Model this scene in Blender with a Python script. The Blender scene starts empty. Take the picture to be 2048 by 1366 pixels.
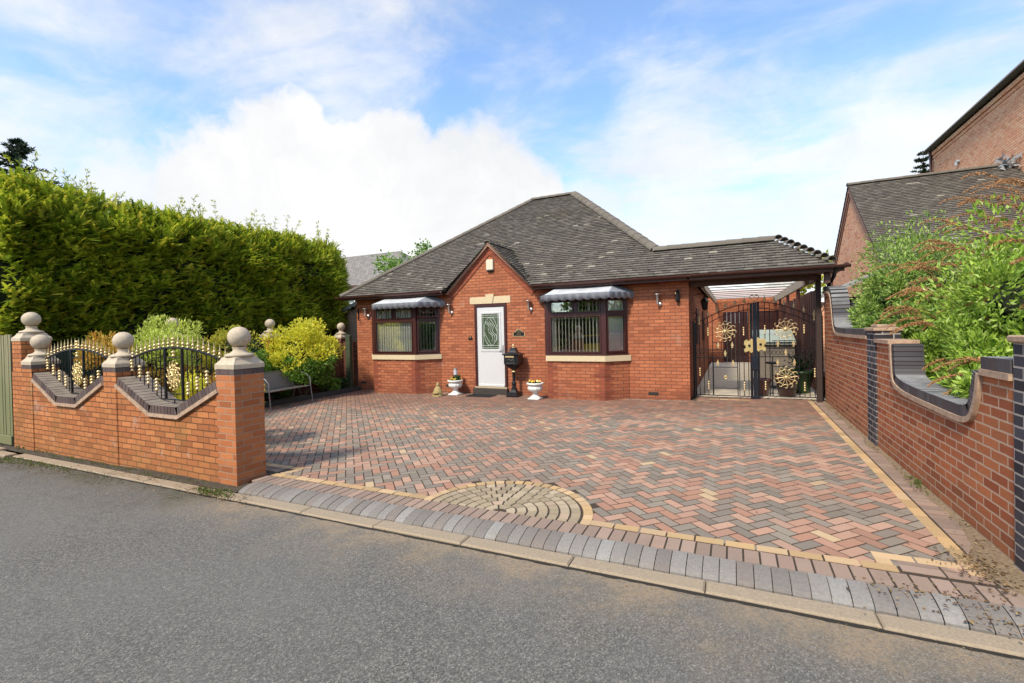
import bpy, math, random
from mathutils import Vector, Matrix, noise
random.seed(7)
R_ = math.radians
PI = math.pi
SC = bpy.context.scene
COL = SC.collection
TH = R_(25.5); CT, ST = math.cos(TH), math.sin(TH)
SLOPE = 0.013
def g(x, y):                      # the plot falls gently from right to left
    return SLOPE * (x * CT + y * ST)
def rnd(a, b): return random.uniform(a, b)

# ---------------------------------------------------------------- mesh builder
class MB:
    def __init__(s): s.V = []; s.F = []; s.S = []; s.M = []
    def add(s, vs, fs, smooth=False, mat=0):
        n = len(s.V); s.V.extend([tuple(v) for v in vs])
        for f in fs:
            s.F.append([i + n for i in f]); s.S.append(smooth); s.M.append(mat)
    def box(s, x0, x1, y0, y1, z0, z1, mat=0):
        v = [(x0,y0,z0),(x1,y0,z0),(x1,y1,z0),(x0,y1,z0),(x0,y0,z1),(x1,y0,z1),(x1,y1,z1),(x0,y1,z1)]
        s.add(v, [(0,3,2,1),(4,5,6,7),(0,1,5,4),(1,2,6,5),(2,3,7,6),(3,0,4,7)], False, mat)
    def bev(s, x0, x1, y0, y1, z0, z1, b=0.004, mat=0):
        v = []
        for (zz, i) in ((z0, b), (z0 + b, 0), (z1 - b, 0), (z1, b)):
            v += [(x0+i,y0+i,zz),(x1-i,y0+i,zz),(x1-i,y1-i,zz),(x0+i,y1-i,zz)]
        f = [(3,2,1,0),(12,13,14,15)]
        for k in range(3):
            for j in range(4):
                a = k*4+j; c = k*4+(j+1) % 4
                f.append((a, c, c+4, a+4))
        s.add(v, f, False, mat)
    def xf(s, M, start=0):
        for i in range(start, len(s.V)): s.V[i] = tuple(M @ Vector(s.V[i]))
    def prism(s, poly, axis, a, b, mat=0):
        # poly: list of 2-tuples; axis 'x': (y,z) extruded in x ; 'y': (x,z) ; 'z': (x,y)
        def P(p, t):
            return (t, p[0], p[1]) if axis == 'x' else ((p[0], t, p[1]) if axis == 'y' else (p[0], p[1], t))
        n = len(poly)
        v = [P(p, a) for p in poly] + [P(p, b) for p in poly]
        f = [tuple(range(n)), tuple(range(2*n-1, n-1, -1))]
        for i in range(n):
            j = (i+1) % n; f.append((i, i+n, j+n, j))
        s.add(v, f, False, mat)
    def tube(s, path, r, n=8, caps=True, smooth=True, mat=0, flat=1.0):
        pts = [Vector(p) for p in path]; m = len(pts)
        rr = r if isinstance(r, (list, tuple)) else [r]*m
        prev = None; v = []
        for i in range(m):
            t = (pts[min(i+1, m-1)] - pts[max(i-1, 0)])
            if t.length < 1e-9: t = Vector((0,0,1))
            t.normalize()
            if prev is None:
                a = Vector((0,0,1)) if abs(t.z) < .9 else Vector((0,1,0))
                u = t.cross(a).normalized()
            else:
                u = (prev - t*prev.dot(t))
                u = u.normalized() if u.length > 1e-6 else t.orthogonal().normalized()
            prev = u; w = t.cross(u)
            for k in range(n):
                an = 2*PI*k/n
                v.append(pts[i] + u*math.cos(an)*rr[i] + w*math.sin(an)*rr[i]*flat)
        f = []
        for i in range(m-1):
            for k in range(n):
                k2 = (k+1) % n
                f.append((i*n+k, i*n+k2, (i+1)*n+k2, (i+1)*n+k))
        s.add(v, f, smooth, mat)
        if caps:
            s.add(v[:n], [tuple(range(n-1,-1,-1))], False, mat); s.add(v[-n:], [tuple(range(n))], False, mat)
    def lathe(s, prof, c, n=20, smooth=True, mat=0, squash=(1,1), flute=0, fa=0.0):
        v = []
        for (r, z) in prof:
            for k in range(n):
                an = 2*PI*k/n
                q = r*(1 + (fa*math.cos(flute*an) if flute else 0))
                v.append((c[0]+q*math.cos(an)*squash[0], c[1]+q*math.sin(an)*squash[1], c[2]+z))
        f = []
        for i in range(len(prof)-1):
            for k in range(n):
                k2 = (k+1) % n
                f.append((i*n+k, i*n+k2, (i+1)*n+k2, (i+1)*n+k))
        s.add(v, f, smooth, mat)
        if prof[0][0] > 1e-4: s.add(v[:n], [tuple(range(n-1,-1,-1))], False, mat)
        if prof[-1][0] > 1e-4: s.add(v[-n:], [tuple(range(n))], False, mat)
    def ball(s, c, r, n=16, m=10, mat=0, sz=1.0, jit=0.0):
        prof = []
        v = []; f = []
        for i in range(m+1):
            a = -PI/2 + PI*i/m
            for k in range(n):
                an = 2*PI*k/n
                q = r*(1 + rnd(-jit, jit)) if jit else r
                v.append((c[0]+q*math.cos(a)*math.cos(an), c[1]+q*math.cos(a)*math.sin(an), c[2]+q*sz*math.sin(a)))
        for i in range(m):
            for k in range(n):
                k2 = (k+1) % n
                f.append((i*n+k, i*n+k2, (i+1)*n+k2, (i+1)*n+k))
        s.add(v, f, True, mat)
    def sqlathe(s, prof, c, hx, hy, mat=0):
        # square section moulding: prof = (inset factor, z) ; half sizes hx, hy scaled by factor
        v = []
        for (k, z) in prof:
            v += [(c[0]-hx*k, c[1]-hy*k, c[2]+z), (c[0]+hx*k, c[1]-hy*k, c[2]+z), (c[0]+hx*k, c[1]+hy*k, c[2]+z), (c[0]-hx*k, c[1]+hy*k, c[2]+z)]
        f = [(3,2,1,0), tuple(len(v)-4+i for i in range(4))]
        for i in range(len(prof)-1):
            for k in range(4):
                k2 = (k+1) % 4
                f.append((i*4+k, i*4+k2, (i+1)*4+k2, (i+1)*4+k))
        s.add(v, f, False, mat)
    def mesh(s, name, mats, o=(0,0,0)):
        me = bpy.data.meshes.new(name)
        me.from_pydata([(v[0]-o[0], v[1]-o[1], v[2]-o[2]) for v in s.V], [], s.F)
        for m in (mats if isinstance(mats, (list, tuple)) else [mats]): me.materials.append(m)
        me.polygons.foreach_set('use_smooth', s.S)
        if any(s.M): me.polygons.foreach_set('material_index', s.M)
        me.update()
        return me

REF = None                       # things fixed to a building share its ground height
def gg(xy): return g(*(REF or xy))
class Thing:
    """an Empty at the base of a thing; parts are built in plot coordinates (z=0 is the ground there)"""
    def __init__(s, name, label, cat, xy, group=None, z=0.0):
        s.o = (xy[0], xy[1], z)
        s.e = bpy.data.objects.new(name, None); COL.objects.link(s.e)
        s.e.empty_display_size = .2
        s.e.location = (xy[0], xy[1], z + gg(xy))
        s.e['label'] = label; s.e['category'] = cat
        if group: s.e['group'] = group
    def part(s, name, mb, mats, parent=None, label=None, kind=None):
        ob = bpy.data.objects.new(name, mb.mesh(name, mats, s.o)); COL.objects.link(ob)
        ob.parent = parent or s.e
        if label: ob['label'] = label
        if kind: ob['kind'] = kind
        return ob
def solo(name, mb, mats, label, cat, xy, group=None, z=0.0):
    o = (xy[0], xy[1], z)
    ob = bpy.data.objects.new(name, mb.mesh(name, mats, o)); COL.objects.link(ob)
    ob.location = (xy[0], xy[1], z + g(*xy)); ob['label'] = label; ob['category'] = cat
    if group: ob['group'] = group
    return ob
def struct(name, mb, mats, kind='structure', tilt=True):
    if tilt: mb.V = [(v[0], v[1], v[2] + g(v[0], v[1])) for v in mb.V]
    ob = bpy.data.objects.new(name, mb.mesh(name, mats)); COL.objects.link(ob); ob['kind'] = kind
    return ob
def clone(root, xy, label, z=0.0, rz=None):
    def cp(o, par):
        c = o.copy(); COL.objects.link(c); c.parent = par
        for ch in list(o.children): cp(ch, c)
        return c
    r = cp(root, None)
    r.location = (xy[0], xy[1], z + gg(xy)); r['label'] = label
    if rz is not None: r.rotation_euler = (0, 0, rz)
    return r

# ---------------------------------------------------------------- materials
class NT:
    def __init__(s, name):
        s.m = bpy.data.materials.new(name); s.m.use_nodes = True
        s.t = s.m.node_tree; s.t.nodes.clear()
        s.out = s.n('ShaderNodeOutputMaterial')
    def n(s, typ, **kw):
        nd = s.t.nodes.new(typ)
        for k, v in kw.items(): setattr(nd, k, v)
        return nd
    def l(s, a, b): s.t.links.new(a, b)
    def math(s, op, a, b=None, c=None, clamp=False):
        nd = s.n('ShaderNodeMath', operation=op); nd.use_clamp = clamp
        for i, v in enumerate((a, b, c)):
            if v is None: continue
            if isinstance(v, (int, float)): nd.inputs[i].default_value = v
            else: s.l(v, nd.inputs[i])
        return nd.outputs[0]
    def noise(s, vec, scale, detail=4, rough=.55, out='Fac'):
        nd = s.n('ShaderNodeTexNoise'); nd.inputs['Scale'].default_value = scale
        nd.inputs['Detail'].default_value = detail; nd.inputs['Roughness'].default_value = rough
        if vec is not None: s.l(vec, nd.inputs['Vector'])
        return nd.outputs[out]
    def ramp(s, fac, stops, interp='LINEAR'):
        nd = s.n('ShaderNodeValToRGB'); cr = nd.color_ramp; cr.interpolation = interp
        while len(cr.elements) > 1: cr.elements.remove(cr.elements[-1])
        for i, (p, c) in enumerate(stops):
            e = cr.elements[0] if i == 0 else cr.elements.new(p)
            e.position = p
            if isinstance(c, (int, float)): c = (c, c, c)
            e.color = (c[0], c[1], c[2], 1)
        s.l(fac, nd.inputs[0]); return nd.outputs[0]
    def mix(s, fac, a, b, blend='MIX'):
        nd = s.n('ShaderNodeMix', data_type='RGBA', blend_type=blend)
        for sock, v in ((nd.inputs[0], fac), (nd.inputs[6], a), (nd.inputs[7], b)):
            if isinstance(v, (int, float)): sock.default_value = v
            elif isinstance(v, tuple): sock.default_value = (v[0], v[1], v[2], 1)
            else: s.l(v, sock)
        return nd.outputs[2]
    def pos(s): return s.n('ShaderNodeNewGeometry').outputs['Position']
    def island(s): return s.n('ShaderNodeNewGeometry').outputs['Random Per Island']
    def bsdf(s, col, rough=.6, metal=0, spec=.5, bump=None, bstr=.3, bdist=.01, trans=None):
        b = s.n('ShaderNodeBsdfPrincipled')
        if isinstance(col, tuple): b.inputs['Base Color'].default_value = (col[0], col[1], col[2], 1)
        else: s.l(col, b.inputs['Base Color'])
        if isinstance(rough, (int, float)): b.inputs['Roughness'].default_value = rough
        else: s.l(rough, b.inputs['Roughness'])
        b.inputs['Metallic'].default_value = metal
        b.inputs['Specular IOR Level'].default_value = spec
        if bump is not None:
            bp = s.n('ShaderNodeBump'); bp.inputs['Strength'].default_value = bstr; bp.inputs['Distance'].default_value = bdist
            s.l(bump, bp.inputs['Height']); s.l(bp.outputs[0], b.inputs['Normal'])
        sh = b.outputs[0]
        if trans:
            tr = s.n('ShaderNodeBsdfTranslucent')
            if isinstance(col, tuple): tr.inputs[0].default_value = (col[0], col[1], col[2], 1)
            else: s.l(col, tr.inputs[0])
            mx = s.n('ShaderNodeMixShader'); mx.inputs[0].default_value = trans
            s.l(sh, mx.inputs[1]); s.l(tr.outputs[0], mx.inputs[2]); sh = mx.outputs[0]
        s.l(sh, s.out.inputs[0]); return s.m

def simple(name, col, rough=.6, metal=0, spec=.5, vary=.25, nscale=30, bump=.15, bdist=.004):
    t = NT(name); p = t.pos(); f = t.noise(p, nscale, 5)
    f2 = t.noise(p, nscale*.13, 3)
    c = t.ramp(f, [(.25, tuple(x*(1-vary) for x in col)), (.75, tuple(min(1, x*(1+vary)) for x in col))])
    c = t.mix(t.math('MULTIPLY', f2, .35), c, tuple(x*.7 for x in col))
    return t.bsdf(c, rough, metal, spec, f, bump, bdist)

def wallvec(t):
    """box mapping: along the wall in x, height in y"""
    ge = t.n('ShaderNodeNewGeometry'); sp = t.n('ShaderNodeSeparateXYZ'); t.l(ge.outputs['Position'], sp.inputs[0])
    sn = t.n('ShaderNodeSeparateXYZ'); t.l(ge.outputs['True Normal'], sn.inputs[0])
    ax = t.math('ABSOLUTE', sn.outputs[0]); ay = t.math('ABSOLUTE', sn.outputs[1]); az = t.math('ABSOLUTE', sn.outputs[2])
    isx = t.math('GREATER_THAN', ax, ay)        # normal mostly x -> run along y
    m = t.n('ShaderNodeMix', data_type='FLOAT'); t.l(isx, m.inputs[0]); t.l(sp.outputs[0], m.inputs[2]); t.l(sp.outputs[1], m.inputs[3])
    u = t.math('ADD', m.outputs[0], t.math('MULTIPLY', isx, .11))
    ist = t.math('GREATER_THAN', az, .75)
    m2 = t.n('ShaderNodeMix', data_type='FLOAT'); t.l(ist, m2.inputs[0]); t.l(sp.outputs[2], m2.inputs[2]); t.l(sp.outputs[1], m2.inputs[3])
    cb = t.n('ShaderNodeCombineXYZ'); t.l(u, cb.inputs[0]); t.l(m2.outputs[0], cb.inputs[1])
    return cb.outputs[0], ge.outputs['Position'], sp

def brick(name, c1, c2, mort, msize=.011, dirt=.5, stain=(.2,.13,.08), warp=.004, cvar=1.0, w=.225, h=.075, algae=0.0, eff=0.0, zoff=0.0):
    t = NT(name); vec, P, sp = wallvec(t)
    nz = t.noise(P, 9, 3, out='Color')
    vm = t.n('ShaderNodeVectorMath', operation='MULTIPLY_ADD'); t.l(nz, vm.inputs[0])
    vm.inputs[1].default_value = (warp*2, warp*2, 0); t.l(vec, vm.inputs[2])
    b = t.n('ShaderNodeTexBrick'); t.l(vm.outputs[0], b.inputs['Vector'])
    b.inputs['Scale'].default_value = 1; b.inputs['Brick Width'].default_value = w; b.inputs['Row Height'].default_value = h
    b.inputs['Mortar Size'].default_value = msize; b.inputs['Mortar Smooth'].default_value = .25; b.inputs['Bias'].default_value = 0
    b.inputs['Color1'].default_value = (0,0,0,1); b.inputs['Color2'].default_value = (1,1,1,1); b.inputs['Mortar'].default_value = (.5,.5,.5,1)
    n1 = t.noise(P, 3.2, 4); n2 = t.noise(P, 60, 5, .65); n3 = t.noise(P, 1.1, 3)
    mid = tuple((a+c)/2 for a, c in zip(c1, c2)); dk = tuple(x*.72 for x in c1); lt = tuple(min(.9, x*1.12) for x in c2)
    col = t.ramp(b.outputs['Color'], [(0, dk), (.18, c1), (.5, mid), (.82, c2), (1, lt)])
    col = t.mix(t.math('MULTIPLY', t.ramp(n2, [(.35, 0), (.75, 1)]), .4*cvar), col, tuple(x*.55 for x in c1))
    col = t.mix(t.math('MULTIPLY', t.ramp(n1, [(.4, 0), (.7, 1)]), .35*dirt), col, stain)
    mc = t.mix(n2, tuple(x*.75 for x in mort), tuple(min(1, x*1.2) for x in mort))
    col = t.mix(b.outputs['Fac'], col, mc)
    # damp base and stains
    low = t.math('MULTIPLY', t.math('SUBTRACT', .52, t.math('ADD', sp.outputs[2], t.math('MULTIPLY', n3, .3))), 2.6, clamp=True)
    col = t.mix(t.math('MULTIPLY', low, .5*dirt), col, stain)
    if algae:
        al = t.ramp(t.noise(P, 1.7, 5, .6), [(.52, 0), (.68, 1)])
        col = t.mix(t.math('MULTIPLY', al, algae), col, (.13, .12, .035))
    if eff:
        e = t.ramp(t.noise(P, 2.3, 5, .7), [(.6, 0), (.72, 1)])
        col = t.mix(t.math('MULTIPLY', e, eff), col, (.5, .42, .36))
    hgt = t.math('ADD', t.math('MULTIPLY', t.math('SUBTRACT', 1, b.outputs['Fac']), 1.0), t.math('MULTIPLY', n2, .35))
    return t.bsdf(col, .85, 0, .25, hgt, .6, .006)

def islandmat(name, stops, rough=.8, top=None, spec=.3, nscale=120, amt=.35, bump=.4, bdist=.003, dirt=None, dirtcol=(.12,.1,.07), interp='CONSTANT', metal=0, trans=None, patch=None):
    t = NT(name); P = t.pos(); i = t.island(); f = t.noise(P, nscale, 6, .65)
    c = t.ramp(i, stops, interp)
    c = t.mix(t.math('MULTIPLY', t.ramp(f, [(.3, 1), (.7, 0)]), amt), c, (.05,.045,.04))
    i2 = t.math('FRACT', t.math('MULTIPLY', i, 37.7))
    c = t.mix(t.math('MULTIPLY', i2, .3), c, (.1,.08,.07))
    if dirt:
        d = t.ramp(t.noise(P, dirt[0], 5, .65), [(dirt[1], 0), (dirt[1]+.15, 1)])
        c = t.mix(t.math('MULTIPLY', d, dirt[2]), c, dirtcol)
    if patch:        # darker red-brown area towards the house, edge broken by noise
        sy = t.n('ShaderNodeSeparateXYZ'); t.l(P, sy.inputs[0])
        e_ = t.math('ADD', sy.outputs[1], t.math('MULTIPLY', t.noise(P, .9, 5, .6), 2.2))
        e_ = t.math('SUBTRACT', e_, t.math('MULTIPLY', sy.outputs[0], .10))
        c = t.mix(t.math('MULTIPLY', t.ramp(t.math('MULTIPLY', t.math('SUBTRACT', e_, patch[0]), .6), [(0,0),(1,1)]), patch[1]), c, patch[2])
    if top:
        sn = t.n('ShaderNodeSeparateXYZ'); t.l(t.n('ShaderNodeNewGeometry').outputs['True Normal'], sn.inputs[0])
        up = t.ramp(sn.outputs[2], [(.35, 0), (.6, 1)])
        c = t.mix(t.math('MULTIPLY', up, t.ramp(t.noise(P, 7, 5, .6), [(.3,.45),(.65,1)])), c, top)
    return t.bsdf(c, rough, metal, spec, f, bump, bdist, trans)

def leafmat(name, stops, rough=.45, trans=.3, spec=.4):
    t = NT(name); i = t.island(); P = t.pos()
    c = t.ramp(i, stops)
    c2 = t.mix(t.math('MULTIPLY', t.ramp(t.noise(P, 1.6, 3), [(.35, 0), (.65, 1)]), .35), c, stops[0][1])
    return t.bsdf(c2, rough, 0, spec, None, trans=trans)

def glassmat(name, tint=(.95,.96,.94), base=.15):
    t = NT(name); lw = t.n('ShaderNodeLayerWeight'); lw.inputs[0].default_value = .25
    gl = t.n('ShaderNodeBsdfGlossy'); gl.inputs['Roughness'].default_value = .02; gl.inputs[0].default_value = (1,1,1,1)
    tr = t.n('ShaderNodeBsdfTransparent'); tr.inputs[0].default_value = (tint[0], tint[1], tint[2], 1)
    f = t.math('ADD', t.math('MULTIPLY', lw.outputs['Fresnel'], .9), base, clamp=True)
    mx = t.n('ShaderNodeMixShader'); t.l(f, mx.inputs[0]); t.l(tr.outputs[0], mx.inputs[1]); t.l(gl.outputs[0], mx.inputs[2])
    t.l(mx.outputs[0], t.out.inputs[0]); return t.m

M = {}
M['house'] = brick('house_brick', (.40,.125,.056), (.47,.165,.075), (.21,.08,.048), msize=.010, eff=.16, dirt=.85, stain=(.15,.055,.035), h=.075)
M['house_dark'] = brick('quoin_brick', (.26,.065,.035), (.33,.085,.042), (.19,.08,.05), msize=.008, dirt=.5, stain=(.1,.04,.03))
M['front_wall'] = brick('front_wall_brick', (.43,.145,.052), (.51,.195,.07), (.13,.06,.03), msize=.007, dirt=.5, stain=(.2,.12,.05), warp=.008, algae=.28, eff=.4)
M['pier'] = brick('pier_brick', (.42,.135,.05), (.50,.18,.068), (.36,.23,.15), msize=.0065, dirt=.35, stain=(.2,.1,.05), warp=.006)
M['right_wall'] = brick('side_wall_brick', (.38,.105,.045), (.47,.16,.065), (.50,.35,.25), msize=.0085, dirt=.6, stain=(.16,.11,.06), warp=.005)
M['blue_pier'] = brick('blue_brick', (.03,.03,.04), (.07,.07,.085), (.38,.34,.31), msize=.007, dirt=.2)
M['pink'] = brick('neighbour_brick', (.86,.38,.20), (.90,.50,.30), (.46,.27,.19), msize=.01, dirt=.35, stain=(.3,.14,.1))
M['back_brick'] = brick('old_brick', (.13,.035,.022), (.2,.06,.035), (.16,.09,.06), dirt=.6, stain=(.05,.04,.02))
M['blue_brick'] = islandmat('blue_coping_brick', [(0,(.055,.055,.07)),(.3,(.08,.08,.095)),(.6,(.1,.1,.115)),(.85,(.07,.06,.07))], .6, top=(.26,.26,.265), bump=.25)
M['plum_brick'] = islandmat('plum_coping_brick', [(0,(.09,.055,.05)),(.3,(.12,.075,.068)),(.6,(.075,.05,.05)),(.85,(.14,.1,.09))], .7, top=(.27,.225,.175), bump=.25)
M['mortar'] = simple('mortar', (.33,.27,.22), .9)
M['stone'] = simple('cream_stone', (.60,.49,.31), .85, vary=.12, nscale=45)
M['cap'] = simple('cast_stone', (.50,.41,.30), .8, vary=.2, nscale=25, bump=.2)
M['strip'] = simple('creasing_stone', (.42,.29,.2), .9, vary=.35, nscale=18, bump=.4, bdist=.01)
M['tile'] = islandmat('concrete_roof_tile', [(0,(.11,.098,.082)),(.22,(.14,.126,.104)),(.45,(.17,.152,.125)),(.62,(.132,.115,.10)),(.8,(.20,.18,.15)),(.988,(.40,.36,.29))], .85, spec=.25, nscale=60, amt=.4, bump=.3, dirt=(1.3,.52,.3), dirtcol=(.10,.085,.05))
M['tile_far'] = islandmat('far_tile', [(0,(.15,.14,.135)),(.4,(.19,.175,.165)),(.7,(.165,.15,.145))], .9, spec=.2, nscale=60)
M['ridge'] = islandmat('ridge_tile', [(0,(.16,.14,.112)),(.35,(.2,.175,.14)),(.7,(.175,.152,.122))], .85, spec=.2, nscale=30, amt=.35)
M['moss'] = simple('dark_moss', (.018,.017,.010), .95, vary=.5)
M['wood_brown'] = simple('mahogany_frame', (.050,.012,.010), .4, vary=.3, nscale=20, bump=.05)
M['gutter'] = simple('brown_gutter', (.075,.028,.022), .4, vary=.2, nscale=12, bump=.03)
M['fascia'] = simple('brown_fascia', (.085,.036,.026), .6, vary=.35, nscale=14, bump=.2)
M['white'] = simple('white_door_paint', (.60,.60,.60), .35, vary=.03, nscale=8, bump=.01)
M['urn'] = simple('white_urn_paint', (.72,.71,.67), .5, vary=.12, nscale=20, bump=.1)
M['cream'] = simple('cream_plastic', (.66,.6,.45), .45, vary=.05)
M['black'] = simple('black_iron', (.012,.012,.014), .38, metal=.3, vary=.3, bump=.05)
M['black2'] = simple('blue_black_steel', (.016,.02,.032), .35, metal=.3, vary=.3, bump=.05)
t = NT('gold_paint'); M['gold'] = t.bsdf(t.ramp(t.noise(t.pos(), 40, 3), [(.3,(.62,.44,.16)),(.7,(.86,.68,.32))]), .32, .55, .5)
t = NT('pale_gold'); M['gold2'] = t.bsdf(t.ramp(t.noise(t.pos(), 40, 3), [(.3,(.55,.39,.17)),(.7,(.76,.60,.34))]), .32, .45, .5)
M['silver'] = simple('brushed_steel', (.62,.6,.58), .3, metal=.8, vary=.08, bump=.02)
M['grey_metal'] = simple('grey_tube', (.24,.23,.22), .4, metal=.5, vary=.1, bump=.02)
M['awn_dark'] = simple('awning_slate', (.23,.245,.275), .75, vary=.25, nscale=14)
M['awn_light'] = simple('awning_sun_glare', (.50,.51,.52), .7, vary=.22, nscale=7)  # pale canopy colour stands in for the sun's reflection on the cloth
M['glass'] = glassmat('window_glass')
t = NT('roof_glazing'); tr_ = t.n('ShaderNodeBsdfTranslucent'); tr_.inputs[0].default_value = (.9,.9,.87,1); tp_ = t.n('ShaderNodeBsdfTransparent'); tp_.inputs[0].default_value = (.95,.95,.92,1); mx_ = t.n('ShaderNodeMixShader'); t.l(tr_.outputs[0], mx_.inputs[1]); t.l(tp_.outputs[0], mx_.inputs[2]); t.l(mx_.outputs[0], t.out.inputs[0]); M['glass_roof'] = t.m
M['blind'] = simple('blind_fabric', (.93,.90,.82), .8, vary=.06)
M['dark'] = simple('dark_interior', (.025,.023,.02), .9)
M['carpet'] = simple('black_rubber', (.015,.015,.015), .85)
M['conc'] = simple('kerb_concrete', (.31,.245,.17), .9, vary=.25, nscale=70, bump=.35)
M['pale'] = simple('pale_concrete_floor', (.60,.53,.42), .9, vary=.2, nscale=8)
M['soil'] = simple('soil', (.055,.043,.028), .95, vary=.5, nscale=14, bump=.8, bdist=.03)
M['joint'] = simple('paving_joint_sand', (.05,.034,.022), .95, vary=.4, nscale=30)
M['fence'] = None
M['terrac'] = simple('plum_glaze', (.16,.07,.065), .35, vary=.15)
M['brownpot'] = simple('brown_glaze', (.06,.028,.022), .35, vary=.2)
M['greenpot'] = simple('green_glaze', (.03,.075,.02), .35, vary=.2)
M['ornament'] = simple('weathered_ornament', (.34,.26,.11), .8, vary=.35, nscale=30, bump=.4)
M['trunk'] = simple('bark', (.09,.06,.04), .9, vary=.4, nscale=30, bump=.6, bdist=.01)
M['mesh_net'] = simple('green_netting', (.012,.045,.028), .8, vary=.3, nscale=60)
M['lead'] = simple('lead_flashing', (.34,.35,.37), .6, metal=.2, vary=.15)
M['slatwhite'] = simple('painted_rafter', (.07,.05,.04), .6, vary=.25)
M['red_timber'] = simple('red_brown_timber', (.10,.03,.018), .7, vary=.4, nscale=9)
M['shed'] = simple('shed_boards', (.36,.24,.17), .85, vary=.2, nscale=12)
M['felt'] = simple('grey_felt', (.27,.26,.23), .95, vary=.25, nscale=20)
M['mint'] = simple('pale_green_lid', (.42,.49,.42), .6, vary=.1)
M['render'] = simple('grey_render', (.33,.28,.23), .9, vary=.15)
M['yellow'] = simple('yellow_car_paint', (.75,.55,.03), .25, vary=.03, bump=0)
M['petal'] = islandmat('pansy_petals', [(0,(.8,.55,.03)),(.5,(.85,.3,.03)),(.8,(.85,.75,.3))], .6, spec=.3, amt=.05, bump=.05)

t = NT('green_boards'); P = t.pos(); sp = t.n('ShaderNodeSeparateXYZ'); t.l(P, sp.inputs[0])
mp = t.n('ShaderNodeMapping'); mp.inputs['Scale'].default_value = (30, 30, 1.5); t.l(P, mp.inputs[0])
gr = t.noise(mp.outputs[0], 1, 4); n1 = t.noise(P, 2.5, 4)
c = t.ramp(gr, [(.3,(.20,.17,.10)),(.7,(.34,.31,.2))])
c = t.mix(t.ramp(t.math('SUBTRACT', t.math('ADD', n1, .35), t.math('MULTIPLY', sp.outputs[2], .42)), [(.1,.25),(.6,.9)]), c, (.17,.18,.09))
M['fence'] = t.bsdf(c, .85, 0, .2, gr, .3, .004)

# asphalt with sandy verge along the kerb
t = NT('asphalt'); P = t.pos(); sp = t.n('ShaderNodeSeparateXYZ'); t.l(P, sp.inputs[0])
vo = t.n('ShaderNodeTexVoronoi'); vo.inputs['Scale'].default_value = 130; t.l(P, vo.inputs['Vector'])
fn = t.noise(P, 260, 4, .7); ln = t.noise(P, .8, 4, .6); mn = t.noise(P, 5, 5, .65)
c = t.ramp(vo.outputs['Color'], [(.15,(.055,.053,.049)),(.45,(.115,.11,.10)),(.7,(.18,.172,.155)),(.9,(.33,.31,.275))])
c = t.mix(t.math('MULTIPLY', fn, .5), c, (.098,.094,.086))
c = t.mix(t.math('MULTIPLY', t.ramp(ln, [(.35,0),(.65,1)]), .38), c, (.165,.158,.145))
d = t.math('SUBTRACT', 3.16, sp.outputs[1])       # distance from the kerb
e = t.math('ADD', d, t.math('MULTIPLY', t.math('SUBTRACT', t.noise(P, 2.2, 5, .65), .5), 1.5))
sand = t.ramp(e, [(.0,1),(.10,.85),(.32,.28),(.70,0)])
left = t.ramp(t.math('ADD', sp.outputs[0], t.math('MULTIPLY', mn, .8)), [(0,0),(1,1)])
lf = t.math('MULTIPLY', t.math('ADD', sp.outputs[0], 5.6), 1.4, clamp=True)
sc = t.mix(fn, (.20,.145,.09), (.40,.30,.19))
grit = t.ramp(t.noise(P, 38, 5, .75), [(.38,.35),(.58,1)])
sand = t.math('MULTIPLY', sand, grit)
c = t.mix(t.math('MULTIPLY', t.math('MULTIPLY', sand, lf), .85), c, sc)
lf2 = t.math('SUBTRACT', 1, lf)
c = t.mix(t.math('MULTIPLY', t.math('MULTIPLY', sand, lf2), .8), c, t.ramp(mn, [(.35,(.055,.038,.02)),(.5,(.05,.055,.02)),(.65,(.10,.065,.035))]))
M['asphalt'] = t.bsdf(c, .8, 0, .35, t.math('ADD', vo.outputs['Distance'], fn), .55, .008)

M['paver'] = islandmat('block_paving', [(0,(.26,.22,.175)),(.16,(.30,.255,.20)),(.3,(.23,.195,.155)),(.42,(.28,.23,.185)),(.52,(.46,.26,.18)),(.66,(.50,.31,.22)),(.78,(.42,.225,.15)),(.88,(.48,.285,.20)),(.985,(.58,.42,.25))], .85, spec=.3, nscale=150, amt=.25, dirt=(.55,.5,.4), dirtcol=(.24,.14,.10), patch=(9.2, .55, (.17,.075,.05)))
M['buff'] = islandmat('buff_block', [(0,(.56,.37,.18)),(.4,(.62,.43,.24)),(.7,(.50,.34,.17))], .85, spec=.3, nscale=150, amt=.25)
M['soldier'] = islandmat('brown_soldier_block', [(0,(.33,.235,.18)),(.3,(.37,.265,.205)),(.6,(.30,.215,.17)),(.85,(.39,.265,.2))], .85, spec=.3, nscale=150, amt=.3, dirt=(1.4,.5,.4), dirtcol=(.17,.12,.09))
M['bull'] = islandmat('grey_bullnose_block', [(0,(.22,.20,.18)),(.3,(.27,.25,.23)),(.6,(.31,.295,.275)),(.85,(.24,.205,.18))], .8, spec=.35, nscale=60, amt=.4, dirt=(1.2,.5,.4), dirtcol=(.2,.16,.13))
M['sett'] = islandmat('granite_sett', [(0,(.40,.32,.21)),(.3,(.47,.38,.26)),(.6,(.36,.29,.19)),(.85,(.50,.37,.26))], .85, spec=.3, nscale=90, amt=.3)

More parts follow.
